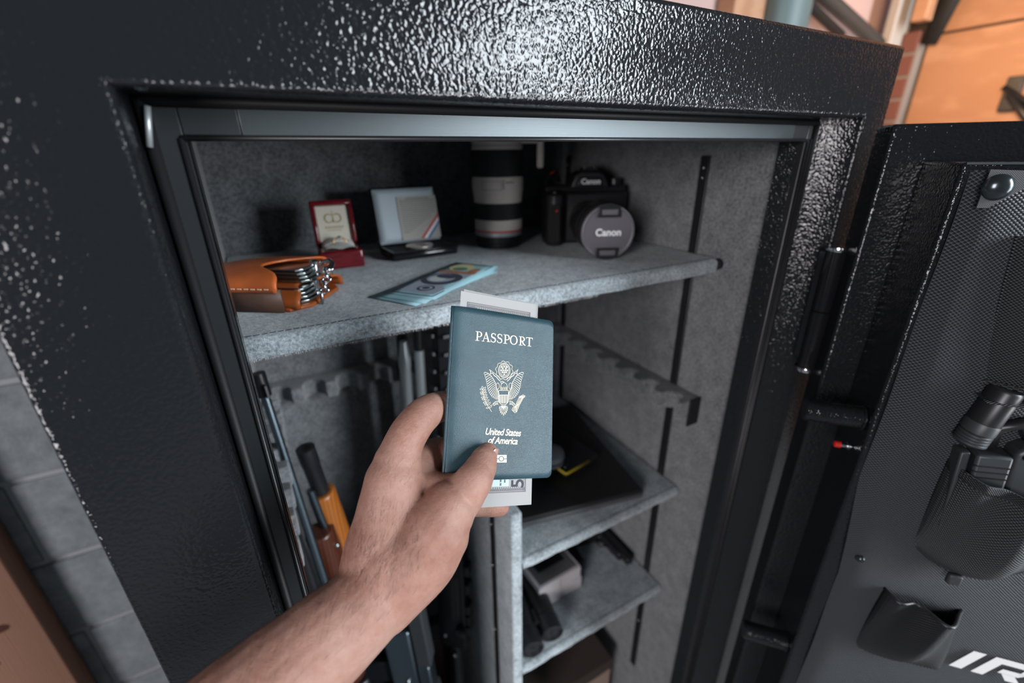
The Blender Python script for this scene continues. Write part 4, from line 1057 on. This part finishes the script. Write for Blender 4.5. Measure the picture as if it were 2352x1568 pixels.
# dark hair on the forearm and wrist
rnd = random.Random(11); bm_ = MB()
vn = [v.normal.copy() for v in me.vertices]; cand = []
for i, c in enumerate(hv_):
    q = CM @ np.array(c); 
    if q[2] <= 0.05: continue
    px = 1176+FPX*q[0]/q[2]; py = 784+FPX*q[1]/q[2]
    dd = 0.65*(px-640)-0.76*(1568-py)*-1*0
    e = (px-560)*0.581+(py-1470)*0.813
    if py > 1000 and e < 150 and px < 960 and py > 1060+0*px: cand.append((i, e, py))
axis = N(atd(827, 1400, .276)-atd(547, 1650, .242))
SG = 1.0 if np.dot(np.cross(axis, -_f), -_r2) > 0 else -1.0
for k in range(9000):
    i, e, py = cand[rnd.randrange(len(cand))]
    pr_ = 0.9 if py > 1240 else (0.25 if py > 1150 else 0.06)
    if rnd.random() > pr_*max(0.12, 1-e/150): continue
    c = np.array(hv_[i]); n_ = np.array(vn[i]); sd_ = N(np.cross(axis, n_))
    dr = N(axis*rnd.uniform(.35, .8)+n_*rnd.uniform(.02, .25)+SG*sd_*rnd.uniform(.1, .9)); l = rnd.uniform(.004, .010)
    m1 = c+dr*l*0.5+n_*0.0008; m2 = c+dr*l; w_ = sd_*0.00005
    bm_.add([c-w_, c+w_, m1+w_, m1-w_, m2], [(0, 1, 2, 3), (3, 2, 4)])
bm_.build('arm_hair', 'hair', hand, kind='stuff')
# ------------------------------------------------------------------ long guns in the left compartment
def gunframe(B, Mz, face):
    z = N(np.array(Mz)-np.array(B)); f = np.array(face, float); f = N(f-z*np.dot(f, z)); y = np.cross(z, f)
    return frame(B, f, y, z), float(np.linalg.norm(np.array(Mz)-np.array(B)))
FLR = -1.33
def buttstock(T_, t, L0, L1, mt, w=0.034, d0=0.085, d1=0.040):
    # x: top line at +0.02, stock drops towards -x at the butt
    pr = [(0.012, L0), (-d0, L0), (-d1-0.010, L1-0.05), (-0.030, L1), (0.018, L1), (0.020, L0+0.1)]
    Mq = Matrix(((1, 0, 0, 0), (0, 0, 1, -w/2), (0, 1, 0, 0), (0, 0, 0, 1)))
    MB(T_).prism(pr, 0, w, Mq).build('stock', mt, t, bevel=0.008, seg=3)
    MB(T_).box(-d0-0.001, 0.013, -w/2, w/2, L0-0.0, L0+0.012).build('butt_plate', 'rubber', t, bevel=0.002)
def glints(T_, t, spots, r=0.003, mt='steel'):
    for (x, y, z) in spots: MB(T_).ball((x, y, z), r, 8, 6).build('pin', mt, t, smooth=True)

# orange handguard rifle
B = (0.085, 0.640, FLR); Mz = (-0.008, 0.62, -0.392)
t = thing('rifle', 'rifle with bright orange wooden handguard leaning at the left', 'rifle', B, 'long guns in the safe')
T_, L_ = gunframe(B, Mz, (0.65, 0.75, 0))
MB(T_).tube([(0, 0, 0.45), (0, 0, L_)], 0.0085, 16).build('barrel', 'gun_black', t, smooth='auto')
MB(T_).lathe([(0.012, L_-0.11), (0.0125, L_-0.03), (0.0135, L_-0.028), (0.0135, L_)], None, 20).build('muzzle_sleeve', 'gun_black', t, smooth='auto')
MB(T_).tube([(-0.022, -0.004, 0.6), (-0.022, -0.004, L_-0.06)], 0.006, 12).build('cleaning_rod', 'steel_blue', t, smooth='auto')
hg = [(0.021*math.cos(math.radians(a)), 0.0195*math.sin(math.radians(a))) for a in range(0, 360, 20)]
MB(T_).prism(hg, L_-0.255, L_-0.085).build('upper_handguard', 'gun_wood', t, bevel=0.004, seg=3)
MB(T_).prism([(x*1.05-0.030, y*1.1) for x, y in hg], L_-0.30, L_-0.135).build('lower_handguard', 'gun_wood_dark', t, bevel=0.004, seg=3)
glints(T_, t, [(0.006, -0.0205, L_-0.215), (-0.030, -0.022, L_-0.165)], 0.0045)
MB(T_).box(-0.045, 0.024, -0.017, 0.017, 0.36, 0.62).build('receiver', 'gun_black', t, bevel=0.004)
Mq = Matrix(((1, 0, 0, 0), (0, 0, 1, -0.012), (0, 1, 0, 0), (0, 0, 0, 1)))
MB(T_).prism([(-0.045, 0.53), (-0.045, 0.60), (-0.085, 0.64), (-0.115, 0.66), (-0.125, 0.62), (-0.10, 0.57), (-0.07, 0.53)], 0, 0.024, Mq).build('magazine', 'gun_black', t, bevel=0.002)
buttstock(T_, t, 0.0, 0.36, 'gun_wood_dark')

# slim blued barrel beside the jamb
B = (0.018, 0.500, FLR); Mz = (-0.0405, 0.60, -0.255)
t = thing('rifle', 'slim dark blued rifle barrel leaning close to the left jamb', 'rifle', B, 'long guns in the safe')
T_, L_ = gunframe(B, Mz, (0.3, -0.95, 0))
MB(T_).tube([(0, 0, 0.42), (0, 0, 0.70), (0, 0, L_)], [0.009, 0.0065, 0.0055], 14).build('barrel', 'steel_blue', t, smooth='auto')
MB(T_).tube([(-0.004, -0.016, 0.42), (-0.004, -0.016, L_-0.12)], 0.0065, 12).build('magazine_tube', 'gun_black', t, smooth='auto')
MB(T_).lathe([(0.0085, L_-0.03), (0.0085, L_+0.002)], None, 16).build('muzzle_ring', 'gun_black', t, smooth='auto')
MB(T_).box(0.004, 0.016, -0.0015, 0.0015, L_-0.03, L_-0.012).build('front_sight', 'gun_black', t, bevel=0.0005)
MB(T_).box(-0.032, 0.02, -0.015, 0.015, 0.33, 0.52).build('receiver', 'gun_black', t, bevel=0.004)
MB(T_).tube([(-0.012, 0, 0.52), (-0.012, 0, 0.66)], [0.022, 0.017], 16).build('fore_end', 'gun_wood_dark', t, smooth='auto')
buttstock(T_, t, 0.0, 0.34, 'gun_wood_dark')

# shotgun with stainless tubes at the back
B = (0.155, 0.692, FLR); Mz = (0.1985, 0.700, -0.262)
t = thing('shotgun', 'shotgun with twin pale steel tubes standing in the back rack', 'shotgun', B, 'long guns in the safe')
T_, L_ = gunframe(B, Mz, (1.0, 0.0, 0))
MB(T_).tube([(0, 0, 0.45), (0, 0, L_-0.05)], 0.0088, 18).build('barrel', 'stainless', t, smooth='auto')
MB(T_).tube([(0, 0, L_-0.05), (0, 0, L_)], 0.0080, 18).build('muzzle', 'gun_black', t, smooth='auto')
MB(T_).tube([(-0.026, 0, 0.45), (-0.026, 0, L_-0.065)], 0.0095, 18).build('magazine_tube', 'stainless', t, smooth='auto')
MB(T_).lathe([(0.0102, L_-0.078), (0.0105, L_-0.062), (0.009, L_-0.055), (0.006, L_-0.03)], Matrix.Translation((-0.026, 0, 0)), 18).build('tube_cap', 'stainless', t, smooth='auto')
MB(T_).tube([(-0.036, 0.0, L_-0.30), (-0.036, 0.0, L_-0.18)], [0.021, 0.018], 16).build('fore_end', 'gun_wood', t, smooth='auto')
MB(T_).box(-0.045, 0.018, -0.018, 0.018, 0.33, 0.56).build('receiver', 'gun_grey', t, bevel=0.005)
buttstock(T_, t, 0.0, 0.35, 'gun_wood_dark')
# black shotgun muzzle left of it
B = (0.150, 0.762, FLR); Mz = (0.183, 0.750, -0.285)
t = thing('rifle', 'black barrelled rifle standing just left of the pale steel tubes', 'rifle', B, 'long guns in the safe')
T_, L_ = gunframe(B, Mz, (1.0, 0.0, 0))
MB(T_).tube([(0, 0, 0.45), (0, 0, L_)], 0.0105, 16).build('barrel', 'gun_black', t, smooth='auto')
MB(T_).box(-0.03, 0.022, -0.017, 0.017, 0.35, 0.60).build('receiver', 'gun_black', t, bevel=0.004)
MB(T_).tube([(-0.008, 0, 0.60), (-0.008, 0, 0.80)], [0.024, 0.02], 14).build('fore_end', 'black_matte', t, smooth='auto')
buttstock(T_, t, 0.0, 0.36, 'black_matte')

# black modular rifle by the divider
B = (0.150, 0.520, FLR); Mz = (0.2085, 0.60, -0.20)
t = thing('rifle', 'black modular rifle with ridged rail handguard beside the divider', 'rifle', B, 'long guns in the safe')
T_, L_ = gunframe(B, Mz, (0.75, -0.66, 0))
MB(T_).tube([(0, 0, 0.6), (0, 0, L_)], 0.008, 14).build('barrel', 'gun_black', t, smooth='auto')
hgm = MB(T_); hgm.tube([(0, 0, 0.70), (0, 0, L_-0.02)], 0.0175, 8); hgm.build('handguard', 'gun_black', t, smooth='auto')
k = 0.72
while k < L_-0.03:
    for a in range(0, 360, 90):
        Rz = Matrix.Rotation(math.radians(a+45), 4, 'Z')
        MB(T_).box(0.0165, 0.0215, -0.0085, 0.0085, k, k+0.006, Rz).build('rail_tooth', 'gun_grey', t, bevel=0.0008)
    k += 0.028
MB(T_).box(-0.030, 0.022, -0.016, 0.016, 0.47, 0.70).build('receiver', 'gun_black', t, bevel=0.003)
MB(T_).box(-0.005, 0.012, -0.0168, 0.0168, 0.54, 0.64).build('ejection_port', 'gun_grey', t, bevel=0.002)
MB(T_).prism([(-0.028, 0.585), (-0.028, 0.645), (-0.09, 0.665), (-0.11, 0.672), (-0.112, 0.612), (-0.09, 0.602)], 0, 0.024, Mq).build('magazine', 'black_satin', t, bevel=0.003)
MB(T_).prism([(-0.028, 0.48), (-0.028, 0.525), (-0.10, 0.475), (-0.118, 0.44), (-0.085, 0.43)], 0, 0.028, Matrix(((1, 0, 0, 0), (0, 0, 1, -0.014), (0, 1, 0, 0), (0, 0, 0, 1)))).build('pistol_grip', 'black_matte', t, bevel=0.005)
MB(T_).tube([(-0.004, 0, 0.22), (-0.004, 0, 0.47)], 0.0145, 16).build('buffer_tube', 'gun_black', t, smooth='auto')
MB(T_).prism([(0.016, 0.0), (-0.078, 0.0), (-0.074, 0.035), (-0.036, 0.20), (-0.026, 0.33), (0.016, 0.33)], 0, 0.034, Matrix(((1, 0, 0, 0), (0, 0, 1, -0.017), (0, 1, 0, 0), (0, 0, 0, 1)))).build('stock', 'black_matte', t, bevel=0.005)
for z0, z1, x1_ in ((0.50, 0.52, 0.030), (0.525, 0.545, 0.030), (0.55, 0.57, 0.030), (0.60, 0.62, 0.030), (0.64, 0.66, 0.030)):
    MB(T_).box(0.020, x1_, -0.010, 0.010, z0, z1).build('top_rail', 'gun_grey', t, bevel=0.001)
glints(T_, t, [(-0.018, -0.0165, 0.50), (-0.018, -0.0165, 0.63), (0.0, -0.0175, 0.455), (-0.01, -0.0165, 0.67)], 0.0045)
MB(T_).lathe([(0.010, 0), (0.010, 0.012), (0.007, 0.014)], Matrix.Translation((0.014, -0.014, 0.52)) @ Matrix.Rotation(math.pi/2, 4, 'X'), 16).build('knob', 'gun_black', t, smooth='auto')

# grey receiver carbine in the middle
B = (0.120, 0.490, FLR); Mz = (0.092, 0.56, -0.50)
t = thing('carbine', 'blue grey carbine with flat receiver standing behind the forearm', 'carbine', B, 'long guns in the safe')
T_, L_ = gunframe(B, Mz, (0.85, -0.5, 0))
MB(T_).box(-0.010, 0.016, -0.015, 0.015, 0.50, 0.70).build('upper_receiver', 'gun_grey', t, bevel=0.003)
MB(T_).box(-0.060, -0.012, -0.016, 0.016, 0.44, 0.585).build('lower_receiver', 'steel_blue', t, bevel=0.004)
MB(T_).box(-0.010, 0.012, -0.0165, 0.0165, 0.44, 0.50).build('ejection_port', 'steel_blue', t, bevel=0.003)
MB(T_).tube([(0.004, 0, 0.70), (0.004, 0, L_)], 0.008, 14).build('barrel', 'gun_black', t, smooth='auto')
MB(T_).prism([(-0.06, 0.46), (-0.06, 0.51), (-0.12, 0.50), (-0.12, 0.46)], 0, 0.02, Matrix(((1, 0, 0, 0), (0, 0, 1, -0.010), (0, 1, 0, 0), (0, 0, 0, 1)))).build('magazine', 'gun_black', t, bevel=0.002)
buttstock(T_, t, 0.0, 0.44, 'black_matte')
glints(T_, t, [(-0.03, -0.017, 0.47), (0.002, -0.0165, 0.66), (0.002, -0.0165, 0.63)], 0.004)

# ------------------------------------------------------------------ middle shelf: laptop, drive, pouch
S2 = -0.551
lf = np.array([0.4836, 0.4252]); ld = N((0.0596, 0.2993, 0)); lr = np.array([ld[1], -ld[0], 0])
T_ = frame((lf[0], lf[1], S2), lr, ld, (0, 0, 1))
t = thing('laptop', 'closed black laptop lying on the middle shelf', 'laptop', (0.40, 0.58, S2))
MB(T_).box(-0.228, 0, 0, 0.300, 0.0012, 0.010).build('base', 'laptop_edge', t, bevel=0.003)
MB(T_).box(-0.228, 0, 0.001, 0.300, 0.0108, 0.0185).build('lid', 'laptop_black', t, bevel=0.003, seg=3)
for x, y in ((-0.21, 0.02), (-0.02, 0.02), (-0.21, 0.28), (-0.02, 0.28)): MB(T_).lathe([(0.006, 0), (0.006, 0.0015)], Matrix.Translation((x, y, 0)), 14).build('foot', 'rubber', t)
z2 = S2+0.0186
c0, c1, c2 = (onZ(*q, z2+0.014) for q in ((1300, 1086), (1362, 1051), (1262, 1060)))
dx_ = N(c1-c0); dy_ = np.array([-dx_[1], dx_[0], 0])
T_ = frame((c0[0], c0[1], z2), dx_, dy_, (0, 0, 1))
t = thing('portable_drive', 'black portable drive with yellow edging lying on the laptop', 'drive', (c0[0], c0[1]+0.04, z2))
MB(T_).box(0, 0.085, 0, 0.125, 0, 0.0135).build('case', 'black_satin', t, bevel=0.003)
yl = MB(T_).tube([(-0.001, 0.050, 0.0125), (-0.001, 0.001, 0.0125)], 0.0022, 8).tube([(-0.001, 0.0, 0.0125), (0.002, -0.001, 0.0125), (0.058, -0.001, 0.0125)], 0.0022, 8)
yl.build('yellow_edging', 'yellow_trim', t, smooth=True, label='yellow edge strip')
MB(T_).ball((0.010, 0.012, 0.0138), 0.0015, 8, 6).build('screw', 'steel', t, smooth=True)
pp_ = onZ(1272, 1050, z2+0.02)
t = thing('cable_pouch', 'small grey drum shaped pouch beside the portable drive', 'pouch', (pp_[0]-0.008, pp_[1]+0.004, z2))
Tq = Matrix.Translation((pp_[0]-0.010, pp_[1]+0.0, z2+0.0001+0.0136))
MB(Tq).lathe([(0.020, 0), (0.027, 0.004), (0.028, 0.016), (0.026, 0.022), (0.016, 0.0245), (0.002, 0.0245)], None, 28).build('body', 'grey_pouch', t, smooth='auto')
MB(Tq).torus((0, 0, 0.012), 0.0278, 0.0012, None, 32, 6).build('zip', 'rubber', t, smooth=True)

# ------------------------------------------------------------------ lowest shelf: cartons, pistols, binoculars
S3 = -0.799
T_ = place(0.3206, 0.4885, S3, 2.3)
def carton(z, xo, label):
    t = thing('ammunition_carton', label, 'carton', tuple(Vector(T_ @ Vector((0.05+xo, 0.045, z)))), 'white cartons on the lowest shelf')
    Tc = T_ @ Matrix.Translation((xo, 0, z))
    MB(Tc).box(0, 0.098, 0, 0.088, 0, 0.0285).build('tray', 'carton_white', t, bevel=0.0012)
    MB(Tc).box(0.006, 0.092, 0.006, 0.082, 0.0284, 0.0292).build('printed_panel', 'carton_grey', t)
    MB(Tc).box(0.018, 0.080, 0.030, 0.058, 0.0292, 0.0296).build('dark_label', 'black_matte', t)
    MB(Tc).box(0.049, 0.0494, -0.0004, 0.0, 0.002, 0.027).build('flap_seam', 'carton_grey', t)
carton(0.0, 0.0, 'lower white carton of the stack on the lowest shelf')
carton(0.0298, -0.004, 'upper white carton with dark printed top on the lowest shelf')
def pistol(label, T_, mt='black_satin', group='pistols in the safe', loc=None):
    # lies on its side: x along the barrel, y towards the grip, z thickness
    o_ = T_ @ Vector((0.09, 0.03, 0))
    t = thing('pistol', label, 'pistol', tuple(o_), group)
    MB(T_).box(0, 0.185, 0, 0.026, 0.003, 0.029).build('slide', mt, t, bevel=0.003)
    for k in range(6): MB(T_).box(0.010+k*0.005, 0.0125+k*0.005, 0.002, 0.024, 0.0285, 0.0298).build('serration', 'gun_grey', t)
    MB(T_).prism([(0.004, 0.026), (0.16, 0.026), (0.155, 0.038), (0.088, 0.040), (0.062, 0.046), (0.052, 0.10), (0.046, 0.128), (-0.006, 0.122), (0.010, 0.06)], 0.001, 0.031).build('frame', mt, t, bevel=0.005, seg=3)
    MB(T_).tube([(0.062, 0.045, 0.016), (0.070, 0.062, 0.016), (0.092, 0.063, 0.016), (0.098, 0.040, 0.016)], 0.0032, 8).build('trigger_guard', mt, t, smooth=True)
    MB(T_).tube([(0.076, 0.040, 0.016), (0.073, 0.050, 0.016), (0.077, 0.056, 0.016)], 0.0022, 8).build('trigger', mt, t, smooth=True)
    MB(T_).box(0.014, 0.020, -0.004, 0.0, 0.011, 0.021).build('rear_sight', mt, t); MB(T_).box(0.172, 0.178, -0.004, 0.0, 0.014, 0.018).build('front_sight', mt, t)
    MB(T_).lathe([(0.0065, 0), (0.0065, 0.004), (0.0045, 0.004), (0.0045, -0.002)], T_.inverted() @ T_ @ Matrix.Translation((0.185, 0.012, 0.016)) @ Matrix.Rotation(math.pi/2, 4, 'Y'), 16).build('muzzle', 'gun_grey', t, smooth='auto')
    glints(T_, t, [(0.058, 0.034, 0.031), (0.012, 0.06, 0.031)], 0.0022)
    return t
a = math.radians(-100)
pistol('black pistol lying next to the white cartons', frame((0.474, 0.660, S3+0.001), (math.cos(a), math.sin(a), 0), (math.sin(a), -math.cos(a), 0), (0, 0, 1)) @ Matrix.Scale(0.75, 4))
a = math.radians(-92)
pistol('black pistol lying against the right wall of the lowest shelf', frame((0.5490, 0.600, S3+0.001), (math.cos(a), math.sin(a), 0), (math.sin(a), -math.cos(a), 0), (0, 0, 1)) @ Matrix.Scale(0.64, 4))
t = thing('binoculars', 'black binoculars at the front left of the lowest shelf', 'binoculars', (0.285, 0.47, S3))
for k, (x, y, z) in enumerate(((0.262, 0.4195, 0.0235), (0.3065, 0.426, 0.0235))):
    Tb = frame((x, y, S3+z), N((0.97, -0.24, 0)), (0, 0, 1), N((0.15, 0.97, 0)))
    MB(Tb).lathe([(0.015, 0.004), (0.0165, 0), (0.0195, 0.001), (0.020, 0.020), (0.0205, 0.030), (0.019, 0.032), (0.022, 0.060), (0.0232, 0.110), (0.0225, 0.125)], None, 28).build('barrel', 'black_satin', t, smooth='auto')
    MB(Tb).lathe([(0.0152, 0.005), (0.001, 0.0035)], None, 24, caps=False).build('eyepiece_lens', 'black_gloss', t, smooth=True)
MB().box(0.272, 0.304, 0.455, 0.515, S3+0.020, S3+0.032).build('bridge', 'black_satin', t, bevel=0.003)
MB().tube([(0.288, 0.450, S3+0.034), (0.292, 0.475, S3+0.034)], 0.006, 14).build('focus_wheel', 'rubber_grip', t, smooth='auto')
# cardboard box at the bottom
t = thing('cardboard_box', 'brown cardboard box standing below the lowest shelf', 'box', (0.40, 0.62, FLR))
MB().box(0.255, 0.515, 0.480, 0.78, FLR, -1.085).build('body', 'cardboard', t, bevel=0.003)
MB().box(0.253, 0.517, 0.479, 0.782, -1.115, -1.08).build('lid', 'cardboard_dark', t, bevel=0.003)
# ------------------------------------------------------------------ fabric organiser hung on the door
BO = 0.0712
org = thing('door_organizer', 'black mesh fabric organiser with pockets hung on the open door', 'organizer', tuple(DT @ Vector((0.25, BO, -1.1))))
def panel(a, c):
    u = 0.0365+0.50*a; z = -0.0165-1.10*c
    e = u-0.0365
    o_ = BO+0.001+0.013*(1-math.exp(-(e/0.011)**1.4))*(0.35+0.65*math.exp(-((c-0.17)/0.20)**2))+0.0012*math.sin(40*c+9*a)
    uu = u+(0.012*min(1, max(0, (c-0.28)/0.12)) if a < 0.5 else 0)*(1-a*2)
    return (uu, o_, z)
MB(DT).grid(panel, 100, 90, lambda a, c: (0.50*a, -1.10*c)).build('backing', 'mesh_fabric', org, smooth=True)
# corner tab and snaps
tb = [onD(*q, BO+0.008) for q in ((2262, 388), (2380, 392), (2380, 408), (2255, 475), (2230, 475))]
bt = MB(DT); vs = [(u, BO+0.0155, z) for u, z in tb]; bt.add(vs, [tuple(range(len(vs)))], [(u, z) for u, z in tb]); bt.build('corner_tab', 'tab_fabric', org, solid=0.0012)
def snap(px, py, off, r):
    u, z = onD(px, py, off)
    Ms = DT @ Matrix.Translation((u, off, z)) @ Matrix.Rotation(-math.pi/2, 4, 'X')
    MB(Ms).lathe([(r, 0), (r, 0.0012), (r*0.92, 0.0024), (r*0.7, 0.0042), (r*0.35, 0.0054), (0.0003, 0.0057)], None, 28).build('snap', 'snap', org, smooth=True)
snap(2291, 430, BO+0.016, 0.0098); snap(1975, 1279, BO+0.006, 0.0050)
def pocket(nm, pts, depth, mt, base=BO+0.007, folds=(0.12, 3.0, 0.5), nx=44, ny=40, power=0.55, bottom=2.6, sag=0.0):
    (u00, z00), (u10, z10), (u11, z11), (u01, z01) = pts
    def fn(a, c):
        top = ((1-a)*u00+a*u10, (1-a)*z00+a*z10); bot = ((1-a)*u01+a*u11, (1-a)*z01+a*z11)
        u = top[0]*(1-c)+bot[0]*c; z = top[1]*(1-c)+bot[1]*c-sag*math.sin(math.pi*a)*c
        bl = (math.sin(math.pi*min(max(a, 0), 1))**power)*(1-c**bottom)
        fo = 1+folds[0]*math.sin(folds[1]*2*math.pi*a+folds[2]+3*c)*(1-0.5*c)
        return (u, base+depth*bl*fo, z)
    W_ = math.hypot(u10-u00, z10-z00); Hh = math.hypot(u01-u00, z01-z00)
    o_ = MB(DT).grid(fn, nx, ny, lambda a, c: (a*W_*1.15, -c*Hh)).build(nm, mt, org, smooth=True, solid=0.0008)
    # bound upper edge
    pts_ = [fn(k/30, 0.0) for k in range(31)]
    return o_, fn
def edge_strip(fn, nm, mt, c0=-0.005, c1=0.07, lift=0.0012):
    MB(DT).grid(lambda a, c: (lambda p: (p[0], p[1]+lift, p[2]))(fn(a, max(0, c0+(c1-c0)*c))), 40, 3, lambda a, c: (a*0.1, c*0.01)).build(nm, mt, org, smooth=True, solid=0.0008)
def U_(x, y, off=BO+0.02): return onD(x, y, off)
# upper large pocket (runs out of the picture on the right)
p0 = U_(2335, 545); p1 = U_(2243, 905)
up = [(p0[0], p0[1]), (p0[0]+0.20, p0[1]), (p1[0]+0.22, p1[1]-0.004), (p1[0], p1[1])]
o_, fn = pocket('upper_pocket', up, 0.030, 'mesh_pocket', bottom=30, folds=(0.10, 2.0, 2.2))
edge_strip(fn, 'pocket_binding', 'trim_fabric', 0.90, 1.0, 0.0016)
MB(DT).grid(lambda a, c: (p1[0]+0.22*a, BO+0.007+0.030*c, p1[1]-0.004*a), 10, 4, lambda a, c: (a*0.2, c*0.03)).build('pocket_floor', 'trim_fabric', org)
# holster pocket
h0, h1, h2, h3 = U_(2186, 1062), U_(2420, 1140), U_(2330, 1290), U_(2098, 1268)
o_, fnh = pocket('holster_pocket', [h0, h1, (h3[0]+0.105, h3[1]+0.004), h3], 0.040, 'mesh_pocket', folds=(0.22, 1.6, 0.2), bottom=5, sag=0.026)
edge_strip(fnh, 'pocket_binding', 'trim_fabric', 0.0, 0.075, 0.0012)
edge_strip(fnh, 'pocket_binding', 'trim_fabric', 0.955, 1.0, 0.0012)
u_, z_ = U_(2192, 1330)
MB(DT).box(u_-0.006, u_+0.006, BO+0.016, BO+0.022, z_-0.007, z_+0.006).build('pull_tab', 'trim_fabric', org, bevel=0.002)
# dark pleated pouch
q0, q1, q2, q3 = U_(2032, 1352, BO+0.008), U_(2214, 1404, BO+0.008), U_(2160, 1548, BO+0.008), U_(1950, 1492, BO+0.008)
o_, fnp = pocket('dark_pouch', [q0, q1, q2, q3], 0.024, 'dark_pocket', folds=(0.45, 1.5, 1.3), bottom=4, base=BO+0.0045)
rim = [fnp(k/24, 0.0) for k in range(25)]
MB(DT).tube(rim, 0.0020, 8).build('pouch_rim', 'black_satin', org, smooth=True)
# lettering I R O : slanted block strokes
l0 = onD(2176, 1522, BO+0.007); l1 = onD(2345, 1560, BO+0.007); lt0 = onD(2216, 1486, BO+0.007)
lh = abs(lt0[1]-l0[1])*1.02; lu = l0[0]; lz = l0[1]+0.0005
LO = BO+0.0098
def lstroke(pts, w):
    P = [(lu+x*lh+0.42*lh*y, LO, lz+y*lh) for x, y in pts]; MB(DT).ribbon(P, w*lh, (0, 1, 0)).build('logo_letter', 'white_ink', org)
def lpoly(pts): MB(DT).poly([(lu+x*lh+0.42*lh*y, LO, lz+y*lh) for x, y in pts]).build('logo_letter', 'white_ink', org)
lpoly([(0, 0), (0.36, 0), (0.36, 1), (0, 1)])
lpoly([(0.62, 0), (0.96, 0), (0.96, 1), (0.62, 1)]); lpoly([(0.96, 0.74), (1.75, 0.74), (1.85, 0.82), (1.75, 1), (0.96, 1)]); lpoly([(1.62, 0.40), (1.88, 0.5), (1.90, 0.84), (1.62, 0.84)]); lpoly([(1.15, 0.30), (1.70, 0.30), (1.85, 0.52), (1.15, 0.52)]); lpoly([(1.24, 0.32), (1.60, 0.32), (1.98, 0.0), (1.58, 0.0)])
lpoly([(2.12, 0.14), (2.46, 0.14), (2.46, 0.86), (2.12, 0.86)]); lpoly([(2.12, 0.86), (2.26, 1.0), (3.3, 1.0), (3.44, 0.86), (3.2, 0.74), (2.4, 0.74)]); lpoly([(2.12, 0.14), (2.4, 0.26), (3.2, 0.26), (3.44, 0.14), (3.3, 0), (2.26, 0)]); lpoly([(3.10, 0.14), (3.44, 0.14), (3.44, 0.86), (3.10, 0.86)])

# ------------------------------------------------------------------ torch and pistol in the organiser
fo = BO+0.022
a0 = onD(2288, 928, fo); a1 = onD(2226, 1012, fo)
A0 = np.array(DT @ Vector((a0[0], fo, a0[1]))); A1 = np.array(DT @ Vector((a1[0], fo, a1[1])))
t = thing('flashlight', 'dark metal flashlight pushed into the organiser above the pistol', 'flashlight', tuple(A1))
zx = N(A1-A0); A0 = A0-zx*0.016; Lf = float(np.linalg.norm(A1-A0)); sx1 = N(np.cross(zx, NN)); T_ = frame(A0, sx1, np.cross(zx, sx1), zx)
R0 = 0.0118
MB(T_).lathe([(R0*0.9, 0), (R0, 0.002), (R0, Lf*0.60), (R0*0.95, Lf*0.61)], None, 28).build('tube', 'black_satin', t, smooth='auto')
MB(T_).lathe([(R0*1.02, Lf*0.60), (R0*1.06, Lf*0.62), (R0*1.06, Lf*0.78), (R0, Lf*0.79)], None, 28).build('collar', 'gun_grey', t, smooth='auto')
for k in range(4):
    z = Lf*(0.80+0.05*k); MB(T_).lathe([(R0*0.96, z), (R0*1.04, z+0.0008), (R0*1.04, z+0.0026), (R0*0.96, z+0.0034)], None, 28).build('ring', 'gun_grey', t, smooth='auto')
MB(T_).lathe([(R0*0.94, Lf*0.78), (R0*0.94, Lf), (R0*0.7, Lf+0.003)], None, 28).build('tail_cap', 'black_satin', t, smooth='auto')
# pistol butt up in the holster: slide seen from its rear left side, grip to the right
po = BO+0.011
g0 = onD(2212, 1040, po+0.012); g1 = onD(2302, 1030, po+0.012)
gx = N((g1[0]-g0[0], g1[1]-g0[1], 0)); 
T_ = DT @ frame((g0[0], po-0.006, g0[1]+0.004), np.array([0.995, 0, 0.10]), np.array([0, 1, 0]), np.array([-0.10, 0, 0.995]))
t = thing('pistol', 'dark grey pistol sitting in the mesh holster pocket of the door', 'pistol', tuple(T_ @ Vector((0.02, 0.01, -0.08))), 'pistols in the safe')
MB(T_).box(0.006, 0.0315, 0, 0.026, -0.09, 0.0).build('slide', 'gun_grey', t, bevel=0.0025)
MB(T_).box(-0.004, 0.0035, 0.003, 0.022, -0.09, -0.001).build('light_rail', 'gun_grey', t, bevel=0.0015)
for k in range(3): MB(T_).box(0.0055, 0.030, 0.0255, 0.0265, -0.012-0.006*k, -0.0108-0.006*k).build('serration', 'black_satin', t)
Mg = Matrix(((1, 0, 0, 0), (0, 0, 1, 0.001), (0, 1, 0, 0), (0, 0, 0, 1)))
MB(T_).prism([(0.032, -0.09), (0.032, 0.004), (0.040, 0.012), (0.047, 0.010), (0.052, -0.004), (0.062, -0.016), (0.080, -0.024), (0.130, -0.034), (0.134, -0.075), (0.075, -0.06), (0.062, -0.09)], 0, 0.024, Mg).build('frame', 'gun_grey', t, bevel=0.006, seg=3)
MB(T_).tube([(0.018, 0.013, 0.004), (0.020, 0.012, 0.022), (0.036, 0.012, 0.028), (0.046, 0.012, 0.014)], 0.006, 10).build('hammer_housing', 'black_satin', t, smooth=True)
glints(T_, t, [(0.0385, 0.0255, 0.001)], 0.0026, 'black_gloss')

# lift everything so that the floor lies at height zero
for o in TOP:
    o.location = (o.location[0], o.location[1], o.location[2]+H)
